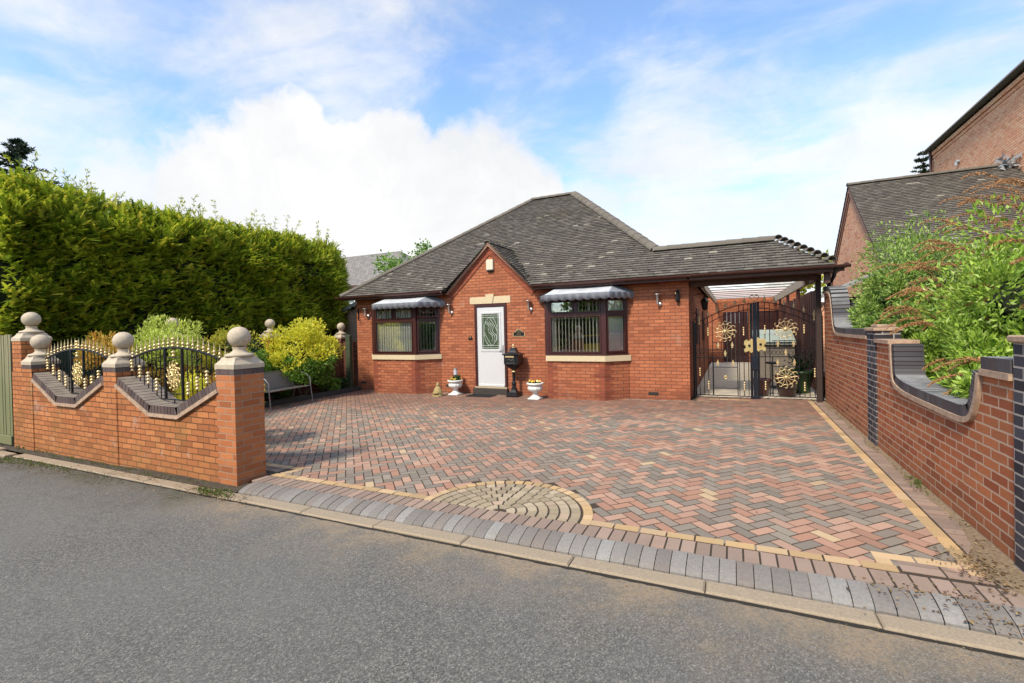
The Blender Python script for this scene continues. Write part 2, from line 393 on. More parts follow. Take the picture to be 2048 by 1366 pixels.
M['hedge'] = leafmat('golden_conifer', [(0,(.07,.12,.012)),(.2,(.21,.30,.02)),(.5,(.42,.52,.035)),(.8,(.68,.70,.06)),(1,(.75,.64,.08))], .55, .4)
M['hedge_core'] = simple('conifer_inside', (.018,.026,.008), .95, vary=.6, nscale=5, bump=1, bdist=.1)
M['choisya'] = leafmat('golden_leaf', [(0,(.60,.62,.05)),(.4,(.84,.78,.08)),(.8,(.92,.80,.11)),(1,(.5,.6,.05))], .4, .4)
M['green_leaf'] = leafmat('mid_green_leaf', [(0,(.07,.16,.018)),(.5,(.17,.32,.035)),(1,(.32,.48,.07))], .4, .3)
M['dark_leaf'] = leafmat('dark_green_leaf', [(0,(.015,.045,.010)),(.6,(.04,.10,.02)),(1,(.08,.17,.035))], .4, .2)
M['pale_leaf'] = leafmat('pale_green_leaf', [(0,(.42,.52,.07)),(.5,(.62,.70,.12)),(1,(.78,.80,.26))], .4, .35)
M['orange_leaf'] = leafmat('amber_leaf', [(0,(.48,.22,.04)),(.4,(.68,.40,.06)),(.8,(.72,.58,.09)),(1,(.5,.58,.1))], .5, .3)
M['olive_leaf'] = leafmat('olive_yellow_leaf', [(0,(.32,.38,.04)),(.5,(.55,.55,.06)),(1,(.70,.52,.07))], .5, .3)
M['budd'] = leafmat('buddleia_leaf', [(0,(.09,.18,.03)),(.4,(.23,.36,.06)),(.8,(.38,.52,.09)),(1,(.52,.62,.24))], .45, .3)
M['budd_lt'] = leafmat('buddleia_light_leaf', [(0,(.15,.26,.03)),(.4,(.30,.46,.05)),(.8,(.46,.62,.09)),(1,(.58,.68,.22))], .45, .3)
M['spike'] = islandmat('dried_flower', [(0,(.40,.18,.07)),(.4,(.54,.27,.11)),(.7,(.55,.31,.14)),(.9,(.28,.12,.05))], .95, spec=.1, nscale=80, amt=.3)
M['conifer_dark'] = leafmat('dark_needles', [(0,(.012,.025,.012)),(.6,(.03,.055,.025)),(1,(.06,.09,.04))], .6, .1)
M['litter'] = islandmat('leaf_litter', [(0,(.16,.085,.035)),(.3,(.28,.17,.07)),(.55,(.09,.05,.025)),(.8,(.34,.25,.12))], .9, spec=.2, amt=.2)
M['weed'] = leafmat('weed_leaf', [(0,(.06,.10,.015)),(.5,(.12,.17,.03)),(1,(.22,.22,.06))], .6, .3)
# ================================================================ GROUND
def sheet(name, x0, x1, y0, y1, z, mat, nx=1, ny=1, kind='structure'):
    b = MB(); v = []; f = []
    for j in range(ny+1):
        for i in range(nx+1): v.append((x0+(x1-x0)*i/nx, y0+(y1-y0)*j/ny, z))
    for j in range(ny):
        for i in range(nx):
            a = j*(nx+1)+i; f.append((a, a+1, a+nx+2, a+nx+1))
    b.add(v, f); return struct(name, b, mat, kind)
sheet('ground', -600, 600, -600, 600, -0.13, simple('rough_ground', (.07,.085,.03), .95, vary=.4, nscale=2))
sheet('road', -60, 45, -4.2, 3.18, -0.075, M['asphalt'])

# concrete channel kerb, one stone at a time
b = MB(); x = -10.2
while x < 4.2:
    L = .91; j = rnd(-.004, .004)
    st = len(b.V); b.bev(x+.003, x+L-.003, 3.165+j, 3.315+j, -.3, -.055+rnd(-.003,.003), .012); x += L
struct('kerb', b, M['conc'])
b = MB()
for (xa, xb, off, zz) in ((-19.6,-18.7,.12,.02),(-18.69,-17.8,.12,.02),(-17.79,-16.9,.12,.02),(-16.89,-16,.12,.02),(-15.99,-15.1,.12,.02),(-15.09,-14.15,.12,.02),(-14.14,-13.21,.12,.02),(-13.2,-12.3,.12,.02),(-12.29,-11.4,.10,.02),(-11.39,-10.75,.03,.0),(-10.74,-10.21,-.02,-.03)):
    b.bev(xa, xb, 3.10+off, 3.24+off, -.3, zz, .012)
struct('kerb_left', b, M['conc'])
b = MB(); v = []; f = []; nx = 300
for i in range(nx+1):
    X = -10 + 14.2*i/nx; v += [(X, 3.135+rnd(-.006,.008), -.0725), (X, 3.17, -.0725)]
for i in range(nx): f.append((i*2, i*2+2, i*2+3, i*2+1))
b.add(v, f); struct('kerb_joint', b, simple('dark_joint', (.02,.016,.012), .95))
# dirt strip under the boundary wall
b = MB(); v = []; f = []; nx = 60
for i in range(nx+1):
    X = -19.6 + 14.6*i/nx
    v += [(X, 3.30, -.052+rnd(-.004,.004)), (X, 3.36, -.035+rnd(-.008,.01)), (X, 3.5, -.02)]
for i in range(nx): f += [(i*3, i*3+3, i*3+4, i*3+1), (i*3+1, i*3+4, i*3+5, i*3+2)]
b.add(v, f, True); struct('verge_soil', b, M['soil'])

# base under the blocks and the carport floor
sheet('driveway_base', -10.3, 1.66, 3.545, 11.3, -0.003, M['joint'], 30, 20)
sheet('carport_floor', -.86, 1.7, 11.25, 24, -0.006, M['pale'])
sheet('garden_bed', -11.2, -4.6, 3.6, 10.9, -.02, M['soil'])

def block(b, cx, cy, lx, ly, ang, z=0.0, gap=.0052, ch=.0015, jit=.0012, tilt=.004, mat=0):
    hx, hy = lx/2-gap, ly/2-gap
    c, s = math.cos(ang), math.sin(ang); zz = z + rnd(-jit, jit)
    ta, tb = rnd(-tilt, tilt), rnd(-tilt, tilt)
    v = []
    for (k, dz) in ((0, -.016), (ch, 0)):
        for (sx, sy) in ((-1,-1),(1,-1),(1,1),(-1,1)):
            px, py = sx*(hx-k), sy*(hy-k)
            v.append((cx+px*c-py*s, cy+px*s+py*c, zz+dz+px*ta+py*tb))
    b.add(v, [(4,5,6,7),(0,1,5,4),(1,2,6,5),(2,3,7,6),(3,0,4,7)], False, mat)

CX, CY, CR = -1.95, 3.74, .85
def bed_edge(y):      # curved left edge of the paving
    if y > 7.2: return -10.02
    tt = (7.2-y)/3.4
    return -10.02 + 4.3*max(0, tt)**2.2
b = MB(); w = .1; a45 = PI/4
for a in range(-10, 190):
    for c_ in range(-120, 100):
        k = (a - c_) % 4
        if k == 0: u, v_, lx, ly = (a+1)*w, (c_+.5)*w, .2, .1
        elif k == 3: u, v_, lx, ly = (a+.5)*w, (c_+1)*w, .1, .2
        else: continue
        X = -10.6 + (u*math.cos(a45) - v_*math.sin(a45)); Y = 2.6 + (u*math.sin(a45) + v_*math.cos(a45))
        if not (bed_edge(Y) < X < 1.34 and 3.80 < Y < 11.2): continue
        if Y > 10.62 and X < -.8: continue
        if X < -4.98 and Y < 4.05: continue
        if X > .9 and Y < 3.96: continue
        if (X-CX)**2 + (Y-CY)**2 < (CR-.03)**2: continue
        block(b, X, Y, lx, ly, a45)
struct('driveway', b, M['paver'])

# buff borders
b = MB()
def rowx(b, x0, x1, y, L, W, z, **k):
    n = max(1, round((x1-x0)/L)); L = (x1-x0)/n
    for i in range(n): block(b, x0+(i+.5)*L, y, L, W, 0, z, **k)
def rowy(b, x, y0, y1, L, W, z, **k):
    n = max(1, round((y1-y0)/L)); L = (y1-y0)/n
    for i in range(n): block(b, x, y0+(i+.5)*L, W, L, 0, z, **k)
rowx(b, -5.05, CX-CR+.02, 3.80, .2, .1, .002); rowx(b, CX+CR-.02, .95, 3.80, .2, .1, .002)
rowx(b, -6.1, -4.86, 4.07, .2, .1, .002); block(b, -4.93, 3.93, .1, .2, -.5, .0035)
rowx(b, .84, 1.32, 3.98, .22, .1, .002); block(b, .89, 3.89, .1, .1, 0, .0035)
rowy(b, 1.37, 3.86, 11.1, .2, .1, .002)
rowx(b, -.5, .3, 10.9, .2, .1, .002)
struct('driveway_border', b, M['buff'])
b = MB()
rowx(b, -5.08, 1.5, 3.637, .104, .205, .003)
rowy(b, 1.525, 3.75, 11.1, .1, .2, .001)
rowx(b, -6.0, -5.08, 3.93, .2, .1, -.001); rowx(b, -6.0, -5.08, 4.03, .2, .1, -.001)
rowx(b, .96, 1.42, 3.83, .2, .1, .001); rowx(b, .96, 1.42, 3.925, .2, .09, .001)
rowx(b, -9.9, -.9, 10.50, .2, .1, .001)
struct('driveway_edging', b, M['soldier'])
# bullnosed edge stones rolling down to the kerb
b = MB(); x = -5.0
prof = [(3.535,.001),(3.49,-.002),(3.45,-.008),(3.40,-.019),(3.355,-.034),(3.324,-.056)]
while x < 2.6:
    W = .104; v = []; f = []; dz = rnd(-.002,.003); dy = rnd(-.004,.004); m = len(prof)
    if x > 1.25: dz -= rnd(0, .012); dy += rnd(-.01,.01)
    for (xx) in (x+.0025, x+W-.0025):
        for (yy, z_) in prof: v.append((xx, yy+dy, z_+dz))
        v.append((xx, 3.322+dy, -.1)); v.append((xx, 3.535+dy, -.1))
    q = m+2
    for i in range(q): f.append((i, i+q, (i+1) % q + q, (i+1) % q))
    b.add(v, f, False); x += W
struct('driveway_bullnose_edge', b, M['bull'])

# fan of setts
b = MB(); r = .06; ring = 0
def wedge(b, r0, r1, a0, a1, z, mat=0):
    n = 3; v = []; g_ = .0065; ch = .003
    for (kk, dz) in ((0, -.012), (ch, 0)):
        for rr in (r0+g_+kk, r1-g_-kk):
            for i in range(n+1):
                aa = a0 + (a1-a0)*i/n
                lo = (g_+kk)/max(rr, .05)
                aa = min(max(aa, a0+lo), a1-lo)
                v.append((CX+rr*math.cos(aa), CY+rr*math.sin(aa), z+dz))
    q = n+1; f = []
    for i in range(n): f.append((2*q+i, 2*q+i+1, 3*q+i+1, 3*q+i))
    for i in range(n): f += [(i, i+1, 2*q+i+1, 2*q+i), (q+i+1, q+i, 3*q+i, 3*q+i+1)]
    f += [(q, 0, 2*q, 3*q), (n, q+n, 3*q+n, 2*q+n)]
    b.add(v, f, False, mat)
while r < CR-.11:
    r1 = r + .0975; n = max(3, int(round(PI*(r+r1)/2/.105)))
    sh = .5*(ring % 2); ring += 1
    for i in range(n + (1 if sh else 0)):
        a0, a1 = max(0, PI*(i-sh)/n), min(PI, PI*(i+1-sh)/n)
        wedge(b, r, r1, a0, a1, .004+rnd(-.001,.002))
    r = r1
for i in range(24): wedge(b, CR-.1, CR, PI*i/24, PI*(i+1)/24, .004, 1)
struct('driveway_fan', b, [M['sett'], M['buff']])
b = MB(); v = [(CX,CY,-.006)]; f = []
for i in range(33): v.append((CX+CR*math.cos(PI*i/32), CY+CR*math.sin(PI*i/32), -.006))
for i in range(32): f.append((0, i+1, i+2))
b.add(v, f); struct('driveway_fan_bed', b, M['joint'])
# dirt wedge along the side wall
b = MB(); v = []; f = []; n = 120
for i in range(n+1):
    Y = 3.5 + 7.4*i/n
    ww = .035 + .08*noise.noise(Vector((Y*1.7, 2, 0))) + (.2*math.exp(-((Y-4.0)/.3)**2)) + .03
    ww = max(.02, ww)
    v += [(1.625-ww, Y, .0005), (1.625-ww*.5, Y, .010+rnd(0,.006)), (1.63, Y, .022+rnd(0,.008))]
for i in range(n): f += [(i*3, i*3+1, i*3+4, i*3+3), (i*3+1, i*3+2, i*3+5, i*3+4)]
b.add(v, f, True); struct('sand_drift', b, simple('wind_blown_sand', (.21,.15,.092), .95, vary=.4, nscale=40, bump=.8, bdist=.01))

def leaf_quad(b, c, L, W, d, up, bend=.2, mat=0):
    d = d.normalized(); s = d.cross(up)
    if s.length < 1e-5: s = d.orthogonal()
    s.normalize(); nn = s.cross(d)
    p0 = c; p1 = c + d*L*.5 + s*W*.5 + nn*L*bend*.3; p2 = c + d*L - nn*L*bend; p3 = c + d*L*.5 - s*W*.5 + nn*L*bend*.3
    b.add([p0, p1, p2, p3], [(0,1,2,3)], False, mat)
def rvec():
    while True:
        v = Vector((rnd(-1,1), rnd(-1,1), rnd(-1,1)))
        if .05 < v.length < 1: return v.normalized()

# litter and weeds
b = MB()
def litter(cx, cy, sx, sy, n, z=0.0, s=(.008,.035)):
    for i in range(n):
        x_ = random.gauss(cx, sx); y_ = random.gauss(cy, sy)
        a = rnd(0, 2*PI); L = rnd(*s)
        leaf_quad(b, Vector((x_, y_, z+rnd(.004,.012))), L, L*rnd(.2,.7), Vector((math.cos(a), math.sin(a), rnd(-.1,.4))), Vector((0,0,1)), .2)
litter(1.42, 3.95, .10, .16, 420, .01); litter(1.1, 3.5, .25, .07, 160); litter(1.4, 3.37, .2, .05, 120, -.03)
for i in range(14): litter(1.57, rnd(4.3, 10.5), .03, .12, 22, .015)
litter(-8.5, 3.05, 1.1, .08, 420, -.075); litter(-6.4, 3.22, .8, .07, 300, -.045); litter(-5.1, 3.15, .25, .06, 240, -.05)
litter(-9.9, 2.95, .8, .07, 260, -.075)
for i in range(60): litter(rnd(-9.5, 1.2), rnd(4, 10), .2, .2, 1, 0)
for i in range(40): litter(rnd(-5, 1.5), 3.12, .1, .03, 2, -.075, (.006,.02))
struct('leaf_litter', b, M['litter'], 'stuff')
b = MB()
def weeds(cx, cy, sx, sy, n, z, h=.05):
    for i in range(n):
        x_ = random.gauss(cx, sx); y_ = random.gauss(cy, sy)
        for k in range(4):
            leaf_quad(b, Vector((x_, y_, z)), rnd(.4,1)*h, h*.18, Vector((rnd(-1,1), rnd(-1,1), rnd(.3,1.4))), rvec(), .3)
weeds(1.58, 5.75, .03, .12, 30, .02); weeds(-9.2, 3.12, .9, .05, 260, -.075, .035); weeds(-10.6, 3.0, .6, .06, 240, -.075, .045)
weeds(-6.6, 3.37, .7, .03, 120, -.04, .03); weeds(-8.6, 3.36, .7, .03, 130, -.04, .035); weeds(-5.25, 3.2, .15, .04, 120, -.05, .05)
weeds(-10.3, 3.45, .4, .05, 90, -.03, .06)
struct('weeds', b, M['weed'], 'stuff')

# ================================================================ BRICK-ON-EDGE COPING ALONG A PATH
def resample(path, step):
    P = [Vector((p[0], p[1])) for p in path]; out = []
    for i in range(len(P)-1):
        L = (P[i+1]-P[i]).length; n = max(1, int(round(L/step)))
        for k in range(n): out.append((P[i]+(P[i+1]-P[i])*k/n, P[i]+(P[i+1]-P[i])*(k+1)/n))
    return out
def ribbon(b, path, t0, t1, axis, a, c, mat=0):
    """closed band between offsets t0 and t1 above the path"""
    P = [Vector((p[0], p[1])) for p in path]; N = []
    for i in range(len(P)):
        d = (P[min(i+1,len(P)-1)]-P[max(i-1,0)]).normalized(); N.append(Vector((-d.y, d.x)))
    for i in range(len(P)-1):
        q = [P[i]+N[i]*t0, P[i+1]+N[i+1]*t0, P[i+1]+N[i+1]*t1, P[i]+N[i]*t1]
        b.prism([tuple(x_) for x_ in q], axis, a, c, mat)
def on_edge(b, path, t0, t1, axis, a, c, step=.075):
    P = [Vector((p[0], p[1])) for p in path]
    for (p, q) in resample(path, step):
        d = (q-p); L = d.length; d.normalize(); nn = Vector((-d.y, d.x)); k = .005; j = rnd(-.002,.002)
        pp, qq = p+d*k, q-d*k
        b.prism([tuple(pp+nn*t0), tuple(qq+nn*t0), tuple(qq+nn*(t1+j)), tuple(pp+nn*(t1+j))], axis, a, c)
def smooth_path(pts, n=6):
    out = []
    P = [Vector(p) for p in pts]
    for i in range(len(P)-1):
        p0 = P[max(i-1,0)]; p1 = P[i]; p2 = P[i+1]; p3 = P[min(i+2,len(P)-1)]
        for k in range(n):
            t_ = k/n
            out.append(.5*((2*p1)+(p2-p0)*t_+(2*p0-5*p1+4*p2-p3)*t_**2+(3*p1-p0-3*p2+p3)*t_**3))
    out.append(P[-1]); return [tuple(p) for p in out]

CAPPROF = [(1.05,0),(1.05,.05),(1.0,.062),(.92,.078),(.82,.10),(.76,.128),(.66,.135)]
def pier_cap(T, par, cx, cy, z, hx, hy, s=1.0):
    c = MB(); c.sqlathe([(k*1.0, zz*s) for (k, zz) in CAPPROF], (cx, cy, z), hx, hy)
    c.lathe([(.135,.130),(.155,.140),(.158,.155),(.145,.168),(.10,.180),(.074,.20),(.068,.225),(.08,.25)], (cx, cy, z), 24)
    co = T.part('cap_stone', c, M['cap'], par)
    c = MB(); c.ball((cx, cy, z+.365*s), .123*s, 28, 18); T.part('ball_finial', c, M['cap'], par)
    return co

# ---------------------------------------------------------------- front boundary wall
W = Thing('boundary_wall', 'long orange brick boundary wall with two angular dips and ball topped piers, along the road', 'brick wall', (-7.9, 3.6))
YF, YB = 3.41, 3.74
rec = [((-10.13,1.06),(-9.37,.71),(-8.74,.71),(-7.97,1.06)), ((-7.64,1.05),(-6.86,.70),(-6.22,.70),(-5.41,1.06))]
b = MB()
r1, r2 = rec
poly = [(-10.9,-.3), (-5.42,-.3), (-5.42,1.06), (r2[2][0],r2[2][1]), (r2[1][0],r2[1][1]), (-7.64,1.06),(-7.64,1.10),(-7.97,1.10),(-7.97,1.06),(r1[2][0],r1[2][1]),(r1[1][0],r1[1][1]),(-10.16,1.06),(-10.16,1.2),(-10.9,1.2)]
b.prism(poly, 'y', YF, YB)
W.part('wall_panel', b, M['front_wall'])
for rr in rec:
    b = MB(); ribbon(b, rr, 0, .045, 'y', YF-.035, YB+.03); W.part('creasing_course', b, M['strip'])
    b = MB(); ribbon(b, rr, .045, .142, 'y', YF-.012, YB+.008); W.part('coping_mortar', b, M['mortar'])
    b = MB(); on_edge(b, rr, .0455, .146, 'y', YF-.02, YB+.015); W.part('coping', b, M['plum_brick'])
def front_pier(x0, x1, y0, y1, z, band=True, z0=-.3, mat='front_wall'):
    b = MB(); b.box(x0, x1, y0, y1, z0, z - (.068 if band else 0)); p = W.part('pier', b, M[mat])
    if band:
        b = MB(); b.box(x0+.004, x1-.004, y0+.004, y1-.004, z-.0675, z-.001); W.part('band_mortar', b, M['mortar'], p)
        b = MB(); n = 3; ww = (x1-x0+.006)/2
        for (ya, yb) in ((y0-.004, y0+.1), (y1-.1, y1+.004)):
            xs = [x0-.003, x0+.075, x0+.245, x1+.003]
            for i in range(3): b.box(xs[i]+.003, xs[i+1]-.003, ya, yb, z-.064, z-.004)
        ys = [y0+.105, y0+.215, y1-.105]
        for i in range(2): 
            for (xa, xb) in ((x0-.004, x0+.1), (x1-.1, x1+.004)): b.box(xa, xb, ys[i]+.003, ys[i+1]-.003, z-.064, z-.004)
        W.part('dark_band', b, M['plum_brick'], p)
    pier_cap(W, p, (x0+x1)/2, (y0+y1)/2, z, (x1-x0)/2, (y1-y0)/2)
front_pier(-5.45, -5.12, 3.395, 3.76, 1.335, mat='pier')
front_pier(-7.97, -7.64, 3.40, 3.75, 1.315)
front_pier(-10.5, -10.16, 3.40, 3.75, 1.315)
front_pier(-10.90, -10.57, 3.42, 3.80, 1.70, False)

def finial(b, x, y, z, s=1.0, mat=0):
    b.lathe([(.006,0),(.018,.006),(.02,.014),(.008,.022),(.008,.030),(.019,.040),(.021,.052),(.010,.066),(.007,.074),(.013,.084),(.008,.10),(.003,.15),(.0005,.175)], (x, y, z), 8, mat=mat)
def bobbin(b, x, y, z, n=4, r=.026, p=.045):
    prof = [(.008,0)]
    for i in range(n): prof += [(.009, i*p+.002), (r*.8, i*p+.008), (r, i*p+.018), (r*.7, i*p+.03), (.009, i*p+.038)]
    b.lathe(prof, (x, y, z), 10)
def scroll_flower(b, c, R, n=12, r=.0065, oval=1.0, th=0):
    cx, cy, cz = c
    for k in range(n):
        a0 = 2*PI*k/n + th; path = []
        for i in range(17):
            t_ = i/16
            if t_ < .55:
                rad = R*(.13 + .66*t_/.55); an = a0 + .35*t_
                px, pz = rad*math.cos(an), rad*math.sin(an)
            else:
                q = (t_-.55)/.45; sr = R*.22*(1-.5*q)
                an0 = a0 + .35*.55; bx, bz = R*.79*math.cos(an0), R*.79*math.sin(an0)
                cn = an0 + PI/2
                ccx, ccz = bx - R*.22*math.cos(cn)*-1, bz - R*.22*math.sin(cn)*-1
                aa = (cn + PI) - q*5.0
                px, pz = ccx + sr*math.cos(aa), ccz + sr*math.sin(aa)
            path.append((cx+px, cy, cz+pz*oval))
        b.tube(path, r, 5, False)
    b.lathe([(.0,0),(R*.13,.002),(R*.16,.01),(R*.1,.02),(0,.022)], (0,0,0), 12)
    k = 13*0
    st = len(b.V) - 12*5
    for i in range(st, len(b.V)):
        v = b.V[i]; b.V[i] = (cx+v[0], cy-v[2]-.004, cz+v[1])

def iron_panel(xa, xb, zb, label):
    """iron infill panel standing on the coping dip"""
    cx = (xa+xb)/2; hw = (xb-xa)/2; y = 3.585
    T = Thing('iron_railing_panel', label, 'railing panel', (cx, y), 'iron railing panels in the boundary wall', z=zb)
    f0, f1 = -hw*.30, hw*.30; zlow = zb+.02; zs = zb+.33; zt = zb+.53; zm = zb+.70
    top = lambda u: zt + (zm-zt)*(1-(u/hw)**2)
    def low(u):
        a = abs(u)
        return zlow if a < f1 else zlow + (zs-zlow)*(a-f1)/(hw-f1)
    b = MB()
    b.tube([(cx+u, y, top(u)) for u in [(-1+2*i/24)*hw for i in range(25)]], .014, 6)
    b.tube([(cx-hw,y,zs),(cx+f0,y,zlow),(cx+f1,y,zlow),(cx+hw,y,zs)], .010, 6)
    b.box(cx-hw-.012, cx-hw+.012, y-.012, y+.012, zs-.01, top(-hw)+.01)
    b.box(cx+hw-.012, cx+hw+.012, y-.012, y+.012, zs-.01, top(hw)+.01)
    for s_ in (-1, 1):
        b.box(cx+s_*.19-.013, cx+s_*.19+.013, y-.013, y+.013, low(.19), top(.19))
        b.tube([(cx+s_*hw,y,zs+.16),(cx+s_*(hw+.05),y,zs+.16)], .012, 6)
    b.tube([(cx-.19,y,zm-.13),(cx+.19,y,zm-.13)], .007, 6); b.tube([(cx-.19,y,zlow+.08),(cx+.19,y,zlow+.08)], .007, 6)
    b.tube([(cx,y,zlow),(cx,y,zb-.03)], .008, 6); b.tube([(cx-.05,y,zb-.03),(cx+.05,y,zb-.03)], .008, 6)
    T.part('frame', b, M['black'])
    n = 14; us = []
    k = 0
    i = -hw+.075
    while i < hw-.05:
        if abs(i) > .21: us.append(i)
        i += .0995
    for q, u in enumerate(us):
        b = MB(); b.tube([(cx+u,y,low(u)),(cx+u,y,top(u))], .0065, 6); bar = T.part('bar', b, M['black'])
        if q % 2 == 0 and abs(u) < hw-.03:
            b = MB(); mid = low(u)+.07; bobbin(b, cx+u, y, mid, 4); T.part('gold_bobbin', b, M['gold2'], bar)
    nf = int(2*hw/.105)
    for i in range(nf+1):
        u = -hw + 2*hw*i/nf
        b = MB(); finial(b, cx+u, y, top(u)+.01); T.part('spear_finial', b, M['gold2'])
    b = MB(); scroll_flower(b, (cx, y-.005, (zlow+.08+zm-.13)/2), .165, 12, .009, 1.25)
    scroll_flower(b, (cx, y-.012, (zlow+.08+zm-.13)/2), .10, 9, .008, 1.25, .2)
    bobbin(b, cx, y, zm-.12, 2); bobbin(b, cx, y, zm+.01, 3, .03)
    T.part('scroll_ornament', b, M['gold'])
    return T
iron_panel(-7.70, -5.56, .86, 'black iron railing panel with gold scroll flower, in the dip beside the tallest near pier')
iron_panel(-10.20, -8.10, .87, 'black iron railing panel with gold scroll flower, in the dip nearer the green wooden fence')

# ---------------------------------------------------------------- side wall on the right
Wr = Thing('side_wall', 'red brick garden wall with scooped blue brick coping running beside the driveway to the gate', 'brick wall', (1.78, 7.3))
XF, XB = 1.62, 1.85
pA = [(10.95,2.16),(10.6,2.15),(10.28,2.08),(10.13,1.85),(10.05,1.62),(9.9,1.43),(9.6,1.37),(8.6,1.36),(7.67,1.36)]
pA = smooth_path(pA, 4)

pB2 = [(6.63,1.33),(6.61,1.13),(6.58,.97),(6.50,.875),(6.25,.82),(5.9,.80),(5.4,.79),(5.0,.785),(4.78,.79),(4.64,.83),(4.56,.93),(4.51,1.05),(4.48,1.19)]
pB2 = smooth_path(pB2, 4)
pC = [(4.48,1.19),(4.07,1.19)]
def wallpoly(path): return [(path[0][0], -.3)] + [tuple(p) for p in path] + [(path[-1][0], -.3)]
def strips(b, path, x0, x1):      # wall body in vertical strips so that the curve stays exact
    for i in range(len(path)-1):
        (ya, za), (yb, zb_) = path[i], path[i+1]
        if abs(ya-yb) < 1e-4: continue
        pass
b = MB()
b.prism([tuple(p) for p in pA] + [(7.67,-.3),(10.95,-.3)], 'x', XF, XB)
b.prism([(7.25,1.33)] + [tuple(p) for p in pB2] + [(4.07,1.19),(4.07,-.3),(7.25,-.3)], 'x', XF, XB)
Wr.part('wall_panel', b, M['right_wall'])
rev = lambda p: [tuple(x_) for x_ in reversed(p)]
for path in (pA, pB2, pC):
    q = rev(path)
    b = MB(); ribbon(b, q, 0, .045, 'x', XF-.03, XB+.03); Wr.part('creasing_course', b, M['strip'])
    b = MB(); ribbon(b, q, .045, .130, 'x', XF-.010, XB+.005); Wr.part('coping_mortar', b, M['dark'])
    b = MB(); on_edge(b, q, .0455, .135, 'x', XF-.018, XB+.015); Wr.part('coping', b, M['blue_brick'])
q = [(6.66,1.33),(7.25,1.33)]
b = MB(); ribbon(b, q, 0, .045, 'x', XF-.03, XB+.03); Wr.part('creasing_course', b, M['strip'])
for (ya, yb, zt) in ((7.26, 7.66, 1.47), (3.62, 4.05, 1.44)):
    b = MB(); b.box(XF-.014, XB+.014, ya, yb, -.3, zt); p = Wr.part('pier', b, M['blue_pier'])
    b = MB(); b.bev(XF-.035, XB+.035, ya-.02, yb+.02, zt, zt+.045, .008); b.bev(XF+.02, XB-.02, ya+.05, yb-.05, zt+.045, zt+.085, .01); Wr.part('cap_stone', b, M['strip'], p)
b = MB(); b.box(1.98, 2.5, 10.5, 10.9, -.3, 2.05); p = Wr.part('pier', b, M['blue_pier'])
b = MB(); b.bev(1.9, 2.56, 10.44, 10.96, 2.05, 2.10, .008); Wr.part('cap_stone', b, M['strip'], p)
sheet('garden_bed_right', 1.84, 8, 3.5, 14, .35, M['soil'])

# ---------------------------------------------------------------- far left board fence
T = Thing('board_fence', 'green stained vertical board fence at the left end of the brick wall', 'wooden fence', (-12.2, 3.5))
x = -19.6
while x < -11.04:
    b = MB(); b.bev(x, x+.075, 3.42+rnd(0,.012), 3.44+.012, .16, 1.86+rnd(-.01,.01), .003); T.part('board', b, M['fence']); x += .088
b = MB(); b.bev(-19.7, -10.98, 3.40, 3.45, .0, .155, .004); T.part('gravel_board', b, M['fence'])
b = MB(); b.box(-19.7, -11.0, 3.456, 3.50, .4, .5); b.box(-19.7, -11.0, 3.456, 3.50, 1.5, 1.6); T.part('rail', b, M['fence'])

# ---------------------------------------------------------------- garden boundary behind the front wall
T = Thing('garden_wall', 'brick piers with stone balls and green netting between, in front of the tall hedge', 'garden wall', (-11, 7.2))
for (yy, z) in ((5.94, 1.66), (8.3, 1.66)):
    b = MB(); b.box(-11.17, -10.84, yy-.17, yy+.17, -.2, z); p = T.part('pier', b, M['front_wall'])
    pier_cap(T, p, -11.0, yy, z, .165, .17)
b = MB()
for (ya, yb) in ((3.87, 5.76), (6.12, 8.12), (8.48, 10.7)):
    b = MB(); n = 24; v = []; f = []
    for i in range(n+1):
        yy = ya + (yb-ya)*i/n; wv = .008*math.sin(i*2.1)
        v += [(-11.0+wv, yy, .9), (-11.0+wv, yy, 1.60+.015*math.sin(i*1.3)), (-10.985+wv, yy, .9), (-10.985+wv, yy, 1.60+.015*math.sin(i*1.3))]
    for i in range(n): f += [(i*4, i*4+1, i*4+5, i*4+4), (i*4+2, i*4+6, i*4+7, i*4+3), (i*4+1, i*4+3, i*4+7, i*4+5)]
    b.add(v, f); T.part('netting', b, M['mesh_net'])
    b = MB(); b.box(-11.12, -10.88, ya, yb, -.2, .9); T.part('low_wall', b, M['back_brick'])
T = Thing('return_wall', 'dark red brick wall with stone ball pier closing the gap beside the house corner', 'brick wall', (-10.75, 10.75))
b = MB(); b.box(-11.15, -10.25, 10.65, 10.88, -.2, 1.45); T.part('wall_panel', b, M['back_brick'])
b = MB(); b.box(-11.17, -10.84, 10.58, 10.92, -.2, 1.55); p = T.part('pier', b, M['back_brick'])
pier_cap(T, p, -11.0, 10.75, 1.55, .165, .17)
b = MB(); b.bev(-10.47, -10.30, 10.38, 10.50, -.1, 1.66, .02)
for i in range(6): b.box(-10.475, -10.295, 10.374, 10.506, .1+i*.28, .112+i*.28)
solo('gate_post', b, simple('mossy_post', (.045,.06,.03), .9, vary=.4), 'dark green timber post against the left corner of the bungalow', 'post', (-10.38, 10.44))
b = MB(); v = []; path = [(bed_edge(3.9+.33*i)-.04, 3.9+.33*i) for i in range(21)]
for i in range(len(path)-1):
    p, q_ = path[i], path[i+1]; d = Vector((q_[0]-p[0], q_[1]-p[1])).normalized(); nn = Vector((-d.y, d.x))*.05
    b.prism([(p[0]-nn.x,p[1]-nn.y),(q_[0]-nn.x,q_[1]-nn.y),(q_[0]+nn.x,q_[1]+nn.y),(p[0]+nn.x,p[1]+nn.y)], 'z', -.1, .13+rnd(-.004,.004))
solo('bed_edging', b, simple('dark_edging', (.045,.045,.04), .9, vary=.4), 'low dark edging curving round the planting bed behind the bench', 'edging', (-10, 8))
